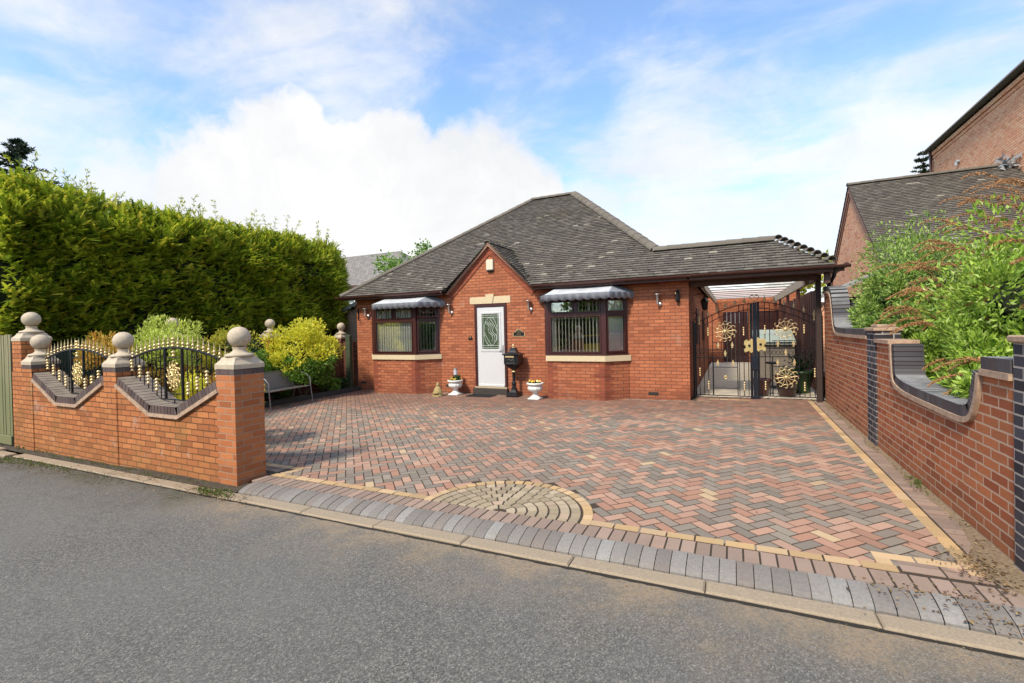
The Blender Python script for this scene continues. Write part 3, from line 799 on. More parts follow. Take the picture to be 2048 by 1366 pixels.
# ================================================================ ROOF TILING
def tile_plane(b, O, U, V, umax, vmax, inside, tw=.165, ga=.1, th=.014, clip=None):
    O, U, V = Vector(O), Vector(U).normalized(), Vector(V).normalized(); N = U.cross(V)
    if N.z < 0: N = -N
    nv = int(vmax/ga)+1; nu = int(umax/tw)+2
    for j in range(nv):
        off = (j % 2)*tw*.5
        for i in range(-1, nu):
            u0 = i*tw + off; v0 = j*ga; tw_ = tw
            if clip:
                ua, ub = max(u0, clip[0]), min(u0+tw, clip[1])
                if ub-ua < .02: continue
                u0, tw_ = ua, ub-ua
            if not inside(u0+tw_/2, v0+ga/2): continue
            k = .0015; l = rnd(-.002,.003); dz = rnd(0,.004); a = O + U*(u0+k) + V*(v0-.012+l) + N*(.030+dz)
            bb = O + U*(u0+tw_-k) + V*(v0-.012+l) + N*(.030+dz+rnd(-.003,.003))
            c = O + U*(u0+tw_-k) + V*(v0+ga+.03) + N*.001; d = O + U*(u0+k) + V*(v0+ga+.03) + N*.001
            e, f_ = a - N*th, bb - N*th
            # camber
            m = (a+bb)/2 + N*.003; m2 = (c+d)/2 + N*.002
            b.add([a, m, bb, c, m2, d, e, f_], [(0,1,4,5),(1,2,3,4),(6,7,2,1,0),(0,5,6),(2,7,3)])
def half_round(b, p, q, r0, r1, up, n=7, cap=True):
    p, q, up = Vector(p), Vector(q), Vector(up).normalized(); d = (q-p).normalized(); s = d.cross(up).normalized(); w = s.cross(d)
    v = []
    for (c, r) in ((p, r0), (q, r1)):
        for i in range(n+1):
            a = PI*i/n; v.append(c + s*r*math.cos(a) + w*r*.75*math.sin(a))
        for i in range(n+1):
            a = PI*i/n; v.append(c + s*(r-.015)*math.cos(a) + w*(r*.75-.015)*math.sin(a))
    m = n+1; f = []
    for i in range(n):
        f.append((i, i+1, 2*m+i+1, 2*m+i))
        f.append((i, m+i, m+i+1, i+1)); f.append((2*m+i, 2*m+i+1, 3*m+i+1, 3*m+i))
    b.add(v, f, False)
def ridge_run(b, p, q, r=.1, L=.32, up=(0,0,1), h=.0):
    p, q = Vector(p), Vector(q); n = max(1, int((q-p).length/L)); st = (q-p)/n; U = Vector((0,0,1))*h
    for i in range(n):
        half_round(b, p+st*i+U+Vector((0,0,rnd(-.004,.004))), p+st*(i+1.03)+U, r+.006, r-.004, up)

# ================================================================ BUNGALOW
H = Thing('bungalow', 'red brick bungalow with grey tiled hipped roof, white front door and small pointed gable', 'house', (-5.5, 10.6))
YW = 10.60
EY, EZ = 10.27, 2.715
RY, RZ, RL, RR = 14.7, 6.035, -6.14, -4.64
mm = .75
bayL = dict(xa=-9.14, xb=-7.72, wl=-9.60, wr=-7.22)
bayR = dict(xa=-3.95, xb=-2.60, wl=-4.00, wr=-2.14)
b = MB()
T_ = 10.86; ZT = 2.66
b.box(-10.20, -9.5, YW, T_, -.3, ZT)
b.box(-9.5, -7.3, YW, T_, -.3, 1.0); b.box(-9.5, -7.3, YW, T_, 2.38, ZT)
b.box(-7.3, -6.14, YW, T_, -.3, ZT)
b.box(-6.14, -5.19, YW, T_, -.3, .02); b.box(-6.14, -5.19, YW, T_, 2.33, ZT)
b.box(-5.19, -3.9, YW, T_, -.3, ZT)
b.box(-3.9, -2.22, YW, T_, -.3, 1.0); b.box(-3.9, -2.22, YW, T_, 2.38, ZT)
b.box(-2.22, -.86, YW, T_, -.3, ZT)
b.box(-1.12, -.86, T_, 19.0, -.3, ZT); b.box(-10.20, -9.94, T_, 19.0, -.3, ZT); b.box(-9.94, -1.12, 18.75, 19.0, -.3, ZT)
H.part('wall', b, M['house'])
b = MB(); b.prism([(-6.86,ZT),(-4.44,ZT),(-5.65,3.80)], 'y', YW, 10.84); H.part('gable', b, M['house'])
# corbel course under the eaves and up the gable
b = MB()
b.box(-10.22, -6.80, YW-.02, YW+.02, 2.585, 2.658); b.box(-4.50, -.85, YW-.02, YW+.02, 2.585, 2.658)
for s_ in (-1, 1):
    for (o1, o2, yy) in ((.02,.10,.022), (.10,.20,.042)):
        d = Vector((1.21, 1.14)).normalized(); nn = Vector((d.y, -d.x))
        A = Vector((-1.30, 2.64)); B = Vector((0, 3.86))
        p = [A+nn*o1, B+Vector((0,-o1*1.38)), B+Vector((0,-o2*1.38)), A+nn*o2]
        b.prism([(-5.65+s_*-1*q[0]*-1 if s_ > 0 else -5.65-q[0], q[1]) for q in p], 'y', YW-.064+yy, YW+.01)
H.part('corbel_course', b, M['house_dark'])
b = MB()
for s_ in (-1, 1):
    A = Vector((1.33, 2.63)); B = Vector((0, 3.89))
    p = [A, B, B+Vector((0,-.085)), A+Vector((-.07,-.02))]
    b.prism([(-5.65+s_*q[0], q[1]) for q in p], 'y', YW-.10, YW+.02)
H.part('verge_board', b, simple('verge_mortar', (.33,.19,.13), .8, vary=.3))

def zr(y): return EZ + mm*(y-EY)
# dark shell under the tiles
b = MB(); dz = -.025
eL, eR, eB = -10.52, -.76, 19.13
v = [(eL,EY,EZ+dz),(1.72,EY,EZ+dz),(RL,RY,RZ+dz),(RR,RY,RZ+dz),(eL,eB,EZ+dz),(eR,eB,EZ+dz),(-1.60,11.22,zr(11.22)+dz),(.78,11.22,zr(11.22)+dz),(eR,12.2,EZ+dz),(eR,EY+.9,EZ+.3)]
gy = 11.80
v += [(-6.90,EY,EZ+dz),(-4.40,EY,EZ+dz),(-5.65,gy,zr(gy)+dz)]
b.add(v, [(0,10,12,2),(12,3,2),(12,11,1,7,6,3),(0,2,4),(2,3,5,4),(6,8,5,3)])
roof = H.part('roof', b, M['dark'])
def ins_main(u, v_):
    X = eL + u; Y = EY + v_*.8
    if Y > RY: return False
    if X < eL + (Y-EY)*.988 + .03: return False
    if Y < 11.24:
        if X > 1.72 - (Y-EY)*1.0: return False
    elif X > -1.60 - (Y-11.22)*.874: return False
    if Y < gy and abs(X+5.65) < 1.27*(1-(Y-EY)/(gy-EY)): return False
    return True
b = MB(); tile_plane(b, (eL,EY,EZ), (1,0,0), (0,.8,.6), 12.4, 5.6, ins_main)
sl = Vector((4.38, 0, RZ-EZ)).normalized(); lw = (RZ-EZ)/sl.z
tile_plane(b, (eL,EY,EZ), (0,1,0), sl, 8.9, lw, lambda u, v_: (v_/lw)*4.43+.03 < u < 8.86-(v_/lw)*4.43-.03)
sr = Vector((RR-eR, 0, RZ-EZ)).normalized(); lr = (RZ-EZ)/sr.z
tile_plane(b, (eR,EY,EZ), (0,1,0), sr, 8.9, lr, lambda u, v_: max(1.95,(v_/lr)*4.43+.05) < u < 8.86-(v_/lr)*4.43-.03)
tile_plane(b, (eL,eB,EZ), (1,0,0), (0,-.8,.6), 10.3, 5.53, lambda u, v_: (v_*.8)*.99 < u < 9.76-(v_*.8)*.876)
H.part('roof_tiles', b, M['tile'], roof)
# gable roof tiles
b = MB()
gs = Vector((-1.27, 0, 1.165)).normalized()
def zg(d): return 3.885 - .917*d
for s_ in (1, -1):
    vd = Vector((-s_*1.27, 0, 1.165)).normalized()
    Lg = math.hypot(1.27, 1.165)
    tile_plane(b, (-5.65+s_*1.30, 10.5, 2.70), (0,1,0), vd, 1.4, Lg, lambda u, v_: (10.5+u) < EY + (2.70+v_/Lg*1.165-EZ)/mm + .12, clip=(0,9))
H.part('gable_tiles', b, M['tile'], roof)
b = MB()
for s_ in (1, -1):
    b.add([(-5.65+s_*1.3,10.49,2.685),(-5.65,10.49,3.865),(-5.65,11.80,3.865),(-5.65+s_*1.3,10.35,2.685)], [(0,1,2,3)])
H.part('gable_roof_deck', b, M['dark'], roof)
b = MB(); ridge_run(b, (RL,RY,RZ), (RR,RY,RZ), .12, .3, h=.0); H.part('ridge_tiles', b, M['ridge'], roof)
b = MB(); ridge_run(b, (eL+.02,EY,EZ), (RL,RY,RZ), .11, .3, h=.0); H.part('hip_tiles', b, M['ridge'], roof)
b = MB()
ridge_run(b, (-1.60,11.22,zr(11.22)-.01), (RR,RY,RZ-.01), .15, .3, h=.0); H.part('hip_tiles', b, M['ridge'], roof); b = MB()
ridge_run(b, (-5.65,10.47,3.87), (-5.65,11.85,3.87), .09, .3); H.part('gable_ridge', b, M['ridge'], roof); b = MB()
ridge_run(b, (eL+.02,eB,EZ), (RL,RY,RZ), .11, .3); H.part('hip_tiles', b, M['ridge'], roof); b = MB(); ridge_run(b, (eR,eB,EZ), (RR,RY,RZ), .11, .3)
H.part('hip_tiles', b, M['ridge'], roof)
b = MB(); k = 0
while k < 330:
    X = rnd(-10.3, 1.3); Y = EY + (rnd(0,1)**1.3)*4.3
    if not ins_main(X-eL, (Y-EY)/.8): continue
    r_ = rnd(.010,.028)*(1.35 if rnd(0,1) < .12 else 1)
    b.ball((X, Y, zr(Y)+.018), r_, 6, 4, sz=.6, jit=.3); k += 1
for i in range(70):       # moss along the gable valley
    t_ = rnd(0,1); X = -5.65 + 1.25*(1-t_); Y = EY+.08 + t_*(gy-EY)
    b.ball((X+rnd(-.03,.05), Y+rnd(-.03,.03), zr(Y)+.02), rnd(.012,.035), 6, 4, sz=.8, jit=.3)
H.part('moss', b, M['moss'], roof, kind='stuff')

def gutter_run(b, x0, x1, y, z, r=.055):
    n = 8; v = []
    for xx in (x0, x1):
        for i in range(n+1):
            a = PI + PI*i/n; v.append((xx, y + r*math.cos(a), z + r*math.sin(a)))
        for i in range(n+1):
            a = 2*PI - PI*i/n; v.append((xx, y + (r-.006)*math.cos(a), z + (r-.006)*math.sin(a)))
    m = 2*(n+1); f = [(i, (i+1) % m, m+(i+1) % m, m+i) for i in range(m)]
    f.append(tuple(range(m-1,-1,-1))); f.append(tuple(m+i for i in range(m)))
    b.add(v, f, False)
for (ga_, gb_) in ((-10.66,-6.93),(-4.37,-.80)):
    b = MB(); gutter_run(b, ga_, gb_, EY-.045, 2.705); H.part('gutter', b, M['gutter'])
b = MB(); b.box(-10.5, -6.94, EY+.01, EY+.03, 2.60, 2.70); b.box(-4.36, -.87, EY+.01, EY+.03, 2.60, 2.70)
b.box(-10.5, -6.94, EY+.03, YW-.002, 2.64, 2.655); b.box(-4.36, -.87, EY+.03, YW-.002, 2.64, 2.655)
H.part('fascia', b, M['fascia'])

# ---- rooms behind the bays
for (x0, x1) in ((-9.9,-6.9), (-4.3,-1.2)):
    b = MB(); b.box(x0, x1, 10.87, 13.4, .1, 2.55); b.F = [f for i, f in enumerate(b.F) if i != 2]; b.S = b.S[:5]; b.M = b.M[:5]
    H.part('room', b, M['dark'])

def facet_mat(p0, p1):
    d = Vector((p1[0]-p0[0], p1[1]-p0[1], 0)); L = d.length; d.normalize()
    n = Vector((d.y, -d.x, 0))       # outwards (towards -y for a left-to-right front)
    Mx = Matrix(((d.x, n.x, 0, p0[0]), (d.y, n.y, 0, p0[1]), (0, 0, 1, 0), (0, 0, 0, 1)))
    return Mx, L
def bay(cfg, yf, which, angle):
    xa, xb, wl, wr = cfg['xa'], cfg['xb'], cfg['wl'], cfg['wr']
    b = MB(); b.prism([(wl,YW),(wl,YW-.01),(xa,yf),(xb,yf),(wr,YW-.01),(wr,YW)], 'z', -.3, .90); base = H.part('bay_wall', b, M['house'])
    for (cx_, sgn) in ((xb, -1), (xa, 1)):      # dark quoins at the corners, toothed
        b = MB()
        for i in range(11):
            ln = .24 if i % 2 else .13
            x0, x1 = sorted((cx_, cx_ + sgn*ln)); b.box(x0, x1, yf-.003, yf+.02, i*.075+.03, i*.075+.1015)
            d = Vector((wr-xb, YW-yf)).normalized() if sgn < 0 else Vector((wl-xa, YW-yf)).normalized()
            nn = Vector((d.y, -d.x)) if sgn < 0 else Vector((-d.y, d.x))
            ln2 = .13 if i % 2 else .24
            p = Vector((cx_, yf)); q = p + d*ln2
            b.prism([tuple(p+nn*.003), tuple(q+nn*.003), tuple(q-nn*.02), tuple(p-nn*.02)], 'z', i*.075+.03, i*.075+.1015)
        H.part('quoins', b, M['house_dark'], base)
    b = MB(); o = .045
    b.prism([(wl-.03,YW),(wl-.03,YW-.03),(xa-.025,yf-o),(xb+.025,yf-o),(wr+.05,YW-.03),(wr+.05,YW)], 'z', .90, 1.025); H.part('sill', b, M['stone'], base)
    b = MB(); b.prism([(wl,YW),(wl,YW-.01),(xa,yf),(xb,yf),(wr,YW-.01),(wr,YW)], 'z', 2.34, 2.42); H.part('bay_head', b, M['wood_brown'], base)
    z0, z1, zt = 1.025, 2.345, 1.97
    for fi, (p0, p1) in enumerate((((xa,yf),(xb,yf)), ((xb,yf),(wr,YW-.0)), ((wl,YW-.0),(xa,yf)))):
        Mx, L = facet_mat(p0, p1); e = .075; c = MB()
        Y0, Y1 = -.075, -.012
        c.bev(0, e, Y0, Y1, z0, z1, .006); c.bev(L-e, L, Y0, Y1, z0, z1, .006)
        c.bev(e, L-e, Y0, Y1, z0, z0+.07, .006); c.bev(e, L-e, Y0, Y1, z1-.06, z1, .006); c.bev(e, L-e, Y0, Y1, zt-.035, zt+.035, .006)
        cols = [(e, L-e)]
        if fi == 0: c.bev(L/2-.035, L/2+.035, Y0, Y1, zt+.035, z1-.06, .006); cols = [(e, L/2-.035), (L/2+.035, L-e)]
        if fi == 0: c.bev(-.05, .05, -.09, .004, z0, z1, .01); c.bev(L-.05, L+.05, -.09, .004, z0, z1, .01)
        c.bev(0, L, -.02, .012, z0, z0+.03, .005)
        panes = []
        # sash frames
        def sash(xa_, xb_, za_, zb_, t_=.035, y1=.006, open_=0):
            s_ = MB(); s_.bev(xa_, xa_+t_, -.05, y1, za_, zb_, .005); s_.bev(xb_-t_, xb_, -.05, y1, za_, zb_, .005)
            s_.bev(xa_+t_, xb_-t_, -.05, y1, za_, za_+t_, .005); s_.bev(xa_+t_, xb_-t_, -.05, y1, zb_-t_, zb_, .005)
            g_ = MB(); g_.box(xa_+t_-.004, xb_-t_+.004, -.034, -.028, za_+t_-.004, zb_-t_+.004)
            l_ = MB(); xc = (xa_+xb_)/2; w_ = (xb_-xa_)/2 - t_; zc = (za_+zb_)/2; hh = (zb_-za_)/2 - t_
            if zb_ > zt+.1:     # leaded swags in the top lights
                for s2 in (-1, 1):
                    l_.tube([(xc + s2*w_*k_, -.024, zc + hh*(.75 - 1.3*math.sin(PI*min(1,k_*1.25))*.55) ) for k_ in (0,.15,.3,.45,.6,.75,.9)], .004, 4, False)
                    l_.tube([(xc+s2*w_*.92, -.024, zc+hh), (xc+s2*w_*.85, -.024, zc+hh*.1), (xc+s2*w_*.9, -.024, zc-hh)], .004, 4, False)
                l_.tube([(xc,-.024,zc+hh*.8),(xc-.02,-.024,zc+.02),(xc,-.024,zc-hh*.35),(xc+.02,-.024,zc+.02),(xc,-.024,zc+hh*.8)], .004, 4, False)
                l_.tube([(xc,-.024,zc-hh*.35),(xc,-.024,zc-hh)], .003, 4, False)
            else:
                i_ = .03; q = [(xa_+t_+i_,za_+t_+i_+.03),(xa_+t_+i_,zb_-t_-i_-.03),(xa_+t_+i_+.03,zb_-t_-i_),(xb_-t_-i_-.03,zb_-t_-i_),(xb_-t_-i_,zb_-t_-i_-.03),(xb_-t_-i_,za_+t_+i_+.03),(xb_-t_-i_-.03,za_+t_+i_),(xa_+t_+i_+.03,za_+t_+i_),(xa_+t_+i_,za_+t_+i_+.03)]
                l_.tube([(a_,-.024,c_) for a_, c_ in q], .0022, 4, False)
            if open_:
                R = Matrix.Translation((0,0,zb_)) @ Matrix.Rotation(R_(open_), 4, 'X') @ Matrix.Translation((0,0,-zb_))
                for m_ in (s_, g_, l_): m_.xf(R)
            panes.append((s_, g_, l_))
        for (ca, cb_) in cols: sash(ca-.005, cb_+.005, zt+.03, z1-.055, open_=(28 if (which == 'L' and fi > 0) else 0))
        sash(e-.005, L-e+.005, z0+.065, zt-.03, t_=.03 if fi == 0 else .04)
        c.xf(Mx); fr = H.part('window', c, M['wood_brown'], base, label=None)
        for (s_, g_, l_) in panes:
            pass
        sm = MB(); gm = MB(); lm = MB()
        for (s_, g_, l_) in panes:
            for A, B in ((sm, s_), (gm, g_), (lm, l_)): A.add([Mx @ Vector(v_) for v_ in B.V], B.F)
        # sash, pane and leading as further parts of the bay
        H.part('sash', sm, M['wood_brown'], base); H.part('pane', gm, M['glass'], base); H.part('leading', lm, M['silver'], base)
        # vertical blind
        d = MB(); ang = angle[fi]; n = int((L-2*e)/.082)
        for i in range(n+1):
            xx = e + .02 + i*.082; a_ = R_(ang + rnd(-3,3)); w_ = .044
            if xx > L-e: break
            cx_, sx_ = math.cos(a_)*w_, math.sin(a_)*w_
            yy = -.105
            d.add([(xx-cx_, yy-sx_, z0+.07), (xx+cx_, yy+sx_, z0+.07), (xx+cx_, yy+sx_, zt+.34), (xx-cx_, yy-sx_, zt+.34), (xx, yy+.008, z0+.07), (xx, yy+.008, zt+.34)], [(0,4,5,3),(4,1,2,5)])
        d.tube([(e, -.105, z0+.075), (L-e, -.105, z0+.075)], .003, 4)
        d.xf(Mx); H.part('blind', d, M['blind'], base)
bay(bayL, 10.12, 'L', (14, 82, 80))
bay(bayR, 10.19, 'R', (58, 10, 80))

# ---- door
b = MB(); b.bev(-6.13, -6.06, YW-.02, YW+.09, .05, 2.325, .006); b.bev(-5.27, -5.20, YW-.02, YW+.09, .05, 2.325, .006); b.bev(-6.06, -5.27, YW-.02, YW+.09, 2.25, 2.325, .006)
dfr = H.part('door_frame', b, M['wood_brown'])
b = MB(); b.bev(-6.06, -5.27, YW+.0, YW+.09, .19, 2.245, .006); b.bev(-6.04, -5.29, YW-.025, YW+.01, .19, .25, .008)
b.bev(-5.96, -5.37, YW-.012, YW+.01, 1.09, 1.13, .005)
door = H.part('door', b, M['white'], label='white front door with leaded oval glass in its upper half')
x0, x1, zz0, zz1 = -5.915, -5.415, 1.16, 2.07
b = MB()
for (xa_, xb_, za_, zb_) in ((x0-.05,x0,zz0-.05,zz1+.05),(x1,x1+.05,zz0-.05,zz1+.05),(x0,x1,zz0-.05,zz0),(x0,x1,zz1,zz1+.05)): b.bev(xa_,xb_,YW-.016,YW+.01,za_,zb_,.006)
H.part('glazing_bead', b, M['white'], door)
t = NT('door_glass'); nz = t.noise(t.pos(), 22, 4); gl_c = t.ramp(nz, [(.35,(.03,.05,.028)),(.65,(.09,.12,.07))]); dg = t.bsdf(gl_c, .12, 0, .7, nz, .3, .01)
b = MB(); b.box(x0-.002, x1+.002, YW-.004, YW+.004, zz0-.002, zz1+.002); H.part('door_glass', b, dg, door)
b = MB(); xc = (x0+x1)/2; zc = (zz0+zz1)/2; yy = YW-.006
def ln(b, pts, r=.004): b.tube([(p[0], yy, p[1]) for p in pts], r, 4, False)
ln(b, [(xc+.19*math.cos(a*PI/16), zc+.37*math.sin(a*PI/16)) for a in range(33)], .005)
for (s_, o) in ((1,0),(1,-.06),(1,.06)):
    ln(b, [(xc+o+.09*math.sin(t_*PI*1.0-.0)*(1 if t_ < 0 else 1)*math.sin(t_*3.1)*.8 + t_*-.10, zc+t_*.26) for t_ in [(-1+2*i/14) for i in range(15)]], .0045)
ln(b, [(xc-.02,zc+.36),(xc+.10,zc+.18),(xc+.18,zc+.02)], .0045); ln(b, [(xc+.02,zc-.36),(xc-.10,zc-.18),(xc-.18,zc-.02)], .0045)
for o in (.035,):
    ln(b, [(x0+o,zz0),(x0+o,zz1)]); ln(b, [(x1-o,zz0),(x1-o,zz1)]); ln(b, [(x0,zz0+o),(x1,zz0+o)]); ln(b, [(x0,zz1-o),(x1,zz1-o)])
ln(b, [(x0,zz0+.09),(x1,zz0+.09)]); ln(b, [(x0,zz1-.09),(x1,zz1-.09)]); ln(b, [(x0+.035,zc-.1),(x0+.07,zc-.1)]); ln(b, [(x1-.07,zc+.14),(x1-.035,zc+.14)]); ln(b, [(x0+.035,zc+.14),(x0+.07,zc+.14)])
H.part('leading', b, simple('white_came', (.75,.77,.72), .4, vary=.02), door)
b = MB(); b.bev(-5.335, -5.30, YW-.012, YW, 1.0, 1.26, .004); b.tube([(-5.318,YW-.02,1.15),(-5.318,YW-.06,1.15),(-5.42,YW-.06,1.15)], .010, 8); H.part('handle', b, M['silver'], door)
b = MB(); b.bev(-6.13, -5.20, YW-.06, YW+.09, .15, .185, .005); H.part('threshold', b, simple('threshold_metal', (.45,.36,.22), .5))
b = MB(); b.bev(-6.16, -5.17, YW-.12, YW+.09, -.1, .148, .01); H.part('door_step', b, simple('dark_step', (.045,.035,.03), .8))
b = MB(); b.bev(-6.26, -5.76, YW-.012, YW+.05, 2.335, 2.515, .003); b.bev(-5.57, -5.08, YW-.012, YW+.05, 2.335, 2.515, .003)
lin = H.part('lintel', b, M['stone'])
b = MB(); b.prism([(-5.735,2.335),(-5.595,2.335),(-5.54,2.575),(-5.79,2.575)], 'y', YW-.03, YW+.05)
b.prism([(-5.76,2.3352),(-5.7352,2.3352),(-5.79,2.514),(-5.76,2.514)], 'y', YW-.012, YW+.05); b.prism([(-5.5948,2.3352),(-5.57,2.3352),(-5.57,2.514),(-5.555,2.514)], 'y', YW-.012, YW+.05)
H.part('keystone', b, M['stone'], lin)
for (xx, zz) in ((-1.62,.17), (-6.95,.17), (-10.0, .17)):
    b = MB(); b.bev(xx-.11, xx+.11, YW-.006, YW+.01, zz-.035, zz+.035, .003)
    for i in range(6): b.box(xx-.095+i*.033, xx-.08+i*.033, YW-.009, YW, zz-.025, zz+.025)
    H.part('air_brick', b, M['dark'])

# ---- awnings
REF = (-5.5, 10.6)
def awning(xl, xr, yf, label):
    A = Thing('awning', label, 'awning', ((xl+xr)/2, YW), 'scalloped awnings over the bay windows', z=2.3)
    zb, zf = 2.68, 2.42; sl_ = .26; wr_ = xr+.42; wl_ = xl-.42
    tl, tr = (xl+.12, YW-.02, zb), (xr-.02, YW-.02, zb)
    fl, fr = (xl-.02, yf, zf), (xr+.02, yf, zf); el, er = (wl_, YW-.02, zf+.02), (wr_, YW-.02, zf+.02)
    def quad_thick(pts, th=.012, nx=10, ny=5, sag=.02, mat=M['awn_light'], name='canopy'):
        P = [Vector(p) for p in pts]; b = MB(); v = []
        for j in range(ny+1):
            for i in range(nx+1):
                u, w_ = i/nx, j/ny
                p = (P[0]*(1-u)+P[1]*u)*(1-w_) + (P[3]*(1-u)+P[2]*u)*w_
                p = p - Vector((0,0,sag*math.sin(PI*u)*math.sin(PI*w_)))
                v.append(p)
        m = len(v); v += [p - Vector((0,0,th)) for p in v]; f = []
        for j in range(ny):
            for i in range(nx):
                a_ = j*(nx+1)+i; f += [(a_,a_+1,a_+nx+2,a_+nx+1), (m+a_,m+a_+nx+1,m+a_+nx+2,m+a_+1)]
        b.add(v, f, True); return b
    A.part('canopy', quad_thick([fl, fr, tr, tl]), M['awn_light'])
    A.part('side_canopy', quad_thick([fr, er, (er[0]-.05,er[1],zf+.05), tr], sag=.01, nx=6), M['awn_dark'])
    A.part('side_canopy', quad_thick([el, fl, tl, (el[0]+.05,el[1],zf+.05)], sag=.01, nx=6), M['awn_dark'])
    b = MB(); b.tube([(tl[0],YW-.03,zb+.01),(tr[0],YW-.03,zb+.01)], .03, 8); A.part('cassette', b, M['awn_dark'])
    for (p, q) in ((fl, fr), (fr, er), (el, fl)):
        p, q = Vector(p), Vector(q); L = (q-p).length; n = max(2, int(round(L/.19))); d = (q-p).normalized(); nn = Vector((d.y,-d.x,0))
        b = MB(); v = []; f = []; N = n*8
        for i in range(N+1):
            s_ = i/8.0; dep = .115 + .038*abs(math.sin(PI*s_)); c_ = p + d*L*i/N; wv = nn*.012*math.sin(s_*2*PI)
            v += [c_ + Vector((0,0,.005)), c_ + wv - Vector((0,0,dep)), c_ + nn*-.004 + Vector((0,0,.005)), c_ + wv - nn*.004 - Vector((0,0,dep))]
        for i in range(N): f += [(i*4,i*4+1,i*4+5,i*4+4),(i*4+2,i*4+6,i*4+7,i*4+3),(i*4+1,i*4+3,i*4+7,i*4+5)]
        b.add(v, f, True); A.part('valance', b, M['awn_dark'])
    return A
awning(-8.92, -7.45, 9.86, 'grey scalloped awning over the left bay window')
awning(-3.86, -2.42, 9.88, 'grey scalloped awning over the right bay window nearer the gates')

# ---- things fixed to the front
T = Thing('wall_light', 'steel downlight on the brick wall left of the left bay window', 'wall light', (-9.78, YW), 'steel wall lights along the house front', z=2.1)
x, z = -9.78, 2.14
b = MB(); b.lathe([(0,0),(.045,.002),(.05,.015),(.045,.03),(0,.032)], (0,0,0), 14); b.V = [(x+v[0]+.03, YW-v[2]*1.2, z+v[1]) for v in b.V]; T.part('wall_plate', b, M['silver'])
b = MB(); b.tube([(x+.03,YW-.03,z),(x+.02,YW-.09,z-.01),(x-.005,YW-.10,z+.03)], .010, 6); T.part('arm', b, M['silver'])
b = MB(); b.lathe([(.018,0),(.02,.02),(.019,.15),(.03,.2),(.034,.21)], (x-.01,YW-.10,z-.0), 12); T.part('lamp_body', b, M['silver'])
b = MB(); b.lathe([(.075,0),(.078,.008),(.03,.018),(.0,.02)], (x-.01,YW-.10,z+.21), 16); T.part('lamp_cap', b, M['silver'])
for (xx, lb) in ((-6.86,'steel downlight on the brick wall between the left bay and the front door'), (-4.54,'steel downlight between the front door and the right bay window'), (-1.48,'steel downlight on the brick wall right of the right bay window')):
    clone(T.e, (xx, YW), lb, z=2.1)
T = Thing('lantern', 'slim black wall lantern with gold trim at the right corner of the house front', 'wall lantern', (-1.07, YW), z=2.15)
b = MB(); b.bev(-1.10, -1.04, YW-.03, YW, 2.16, 2.44, .006); T.part('wall_plate', b, M['black'])
b = MB(); b.lathe([(.02,0),(.035,.02),(.03,.16),(.045,.18),(.01,.24)], (-1.08,YW-.08,2.18), 8, smooth=False); T.part('lamp_body', b, M['black'])
b = MB(); b.lathe([(.0,0),(.02,.02),(.012,.05),(0,.06)], (-1.11,YW-.10,2.33), 8); T.part('trim', b, M['gold'])
T = Thing('basket_bracket', 'black scrolled hanging basket bracket at the left corner of the house', 'bracket', (-10.12, YW), z=2.1)
b = MB(); b.box(-10.14, -10.11, YW-.02, YW, 2.02, 2.38); T.part('wall_plate', b, M['black'])
b = MB(); b.tube([(-10.125,YW-.02,2.3),(-10.125,YW-.34,2.3)], .009, 6)
b.tube([(-10.125,YW-.02,2.06),(-10.125,YW-.12,2.14),(-10.125,YW-.2,2.26),(-10.125,YW-.27,2.27),(-10.125,YW-.26,2.21),(-10.125,YW-.22,2.22)], .007, 6)
b.tube([(-10.125,YW-.34,2.3),(-10.125,YW-.37,2.34),(-10.125,YW-.4,2.31)], .008, 6); T.part('arm', b, M['black'])
T = Thing('alarm_box', 'cream burglar alarm box high on the little gable above the door', 'alarm box', (-5.62, YW), z=3.2)
b = MB(); b.bev(-5.72, -5.53, YW-.07, YW, 3.19, 3.46, .012); T.part('cover', b, M['cream'])
b = MB(); b.bev(-5.705, -5.545, YW-.062, YW, 3.155, 3.189, .008); T.part('strobe_lens', b, M['dark'])
# plaques
def arch(cx, cz, w, h, hs):
    pts = [(cx-w/2, cz-h/2), (cx+w/2, cz-h/2), (cx+w/2, cz-h/2+hs), (cx+w*.36, cz-h/2+hs+.005)]
    for i in range(9): a = PI*i/8; pts.append((cx+w*.30*math.cos(a), cz-h/2+hs+.01+(h-hs-.01)*math.sin(a)))
    pts += [(cx-w*.36, cz-h/2+hs+.005), (cx-w/2, cz-h/2+hs)]
    return pts
T = Thing('house_sign', 'black arched house name plaque with cream border, right of the door above the post box', 'house sign', (-4.86, YW), z=1.5)
b = MB(); b.prism(arch(-4.86,1.57,.33,.19,.10), 'y', YW-.012, YW); T.part('border', b, M['gold2'])
b = MB(); b.prism(arch(-4.86,1.571,.295,.16,.083), 'y', YW-.016, YW-.012); T.part('plate', b, M['black'])
b = MB(); y_ = YW-.019
b.tube([(-4.93,y_,1.605),(-4.90,y_,1.625),(-4.875,y_,1.60)], .005, 4); b.tube([(-4.79,y_,1.605),(-4.82,y_,1.625),(-4.845,y_,1.60)], .005, 4); b.tube([(-4.86,y_,1.59),(-4.86,y_,1.64)], .003, 4)
for (zz, n_, w_) in ((1.568, 5, .024), (1.532, 6, .021)):
    for i in range(n_):
        xx = -4.86 + (i-(n_-1)/2)*w_
        b.tube([(xx,y_,zz-.011),(xx+rnd(-.003,.003),y_,zz+.011)], .0025, 4); b.tube([(xx,y_,zz+rnd(-.008,.01)),(xx+w_*.5,y_,zz+rnd(-.01,.01))], .002, 4)
T.part('lettering', b, M['gold2'])
T = Thing('number_plaque', 'small black arched number plaque reading 1, left of the front door', 'house number', (-6.27, YW), z=1.4)
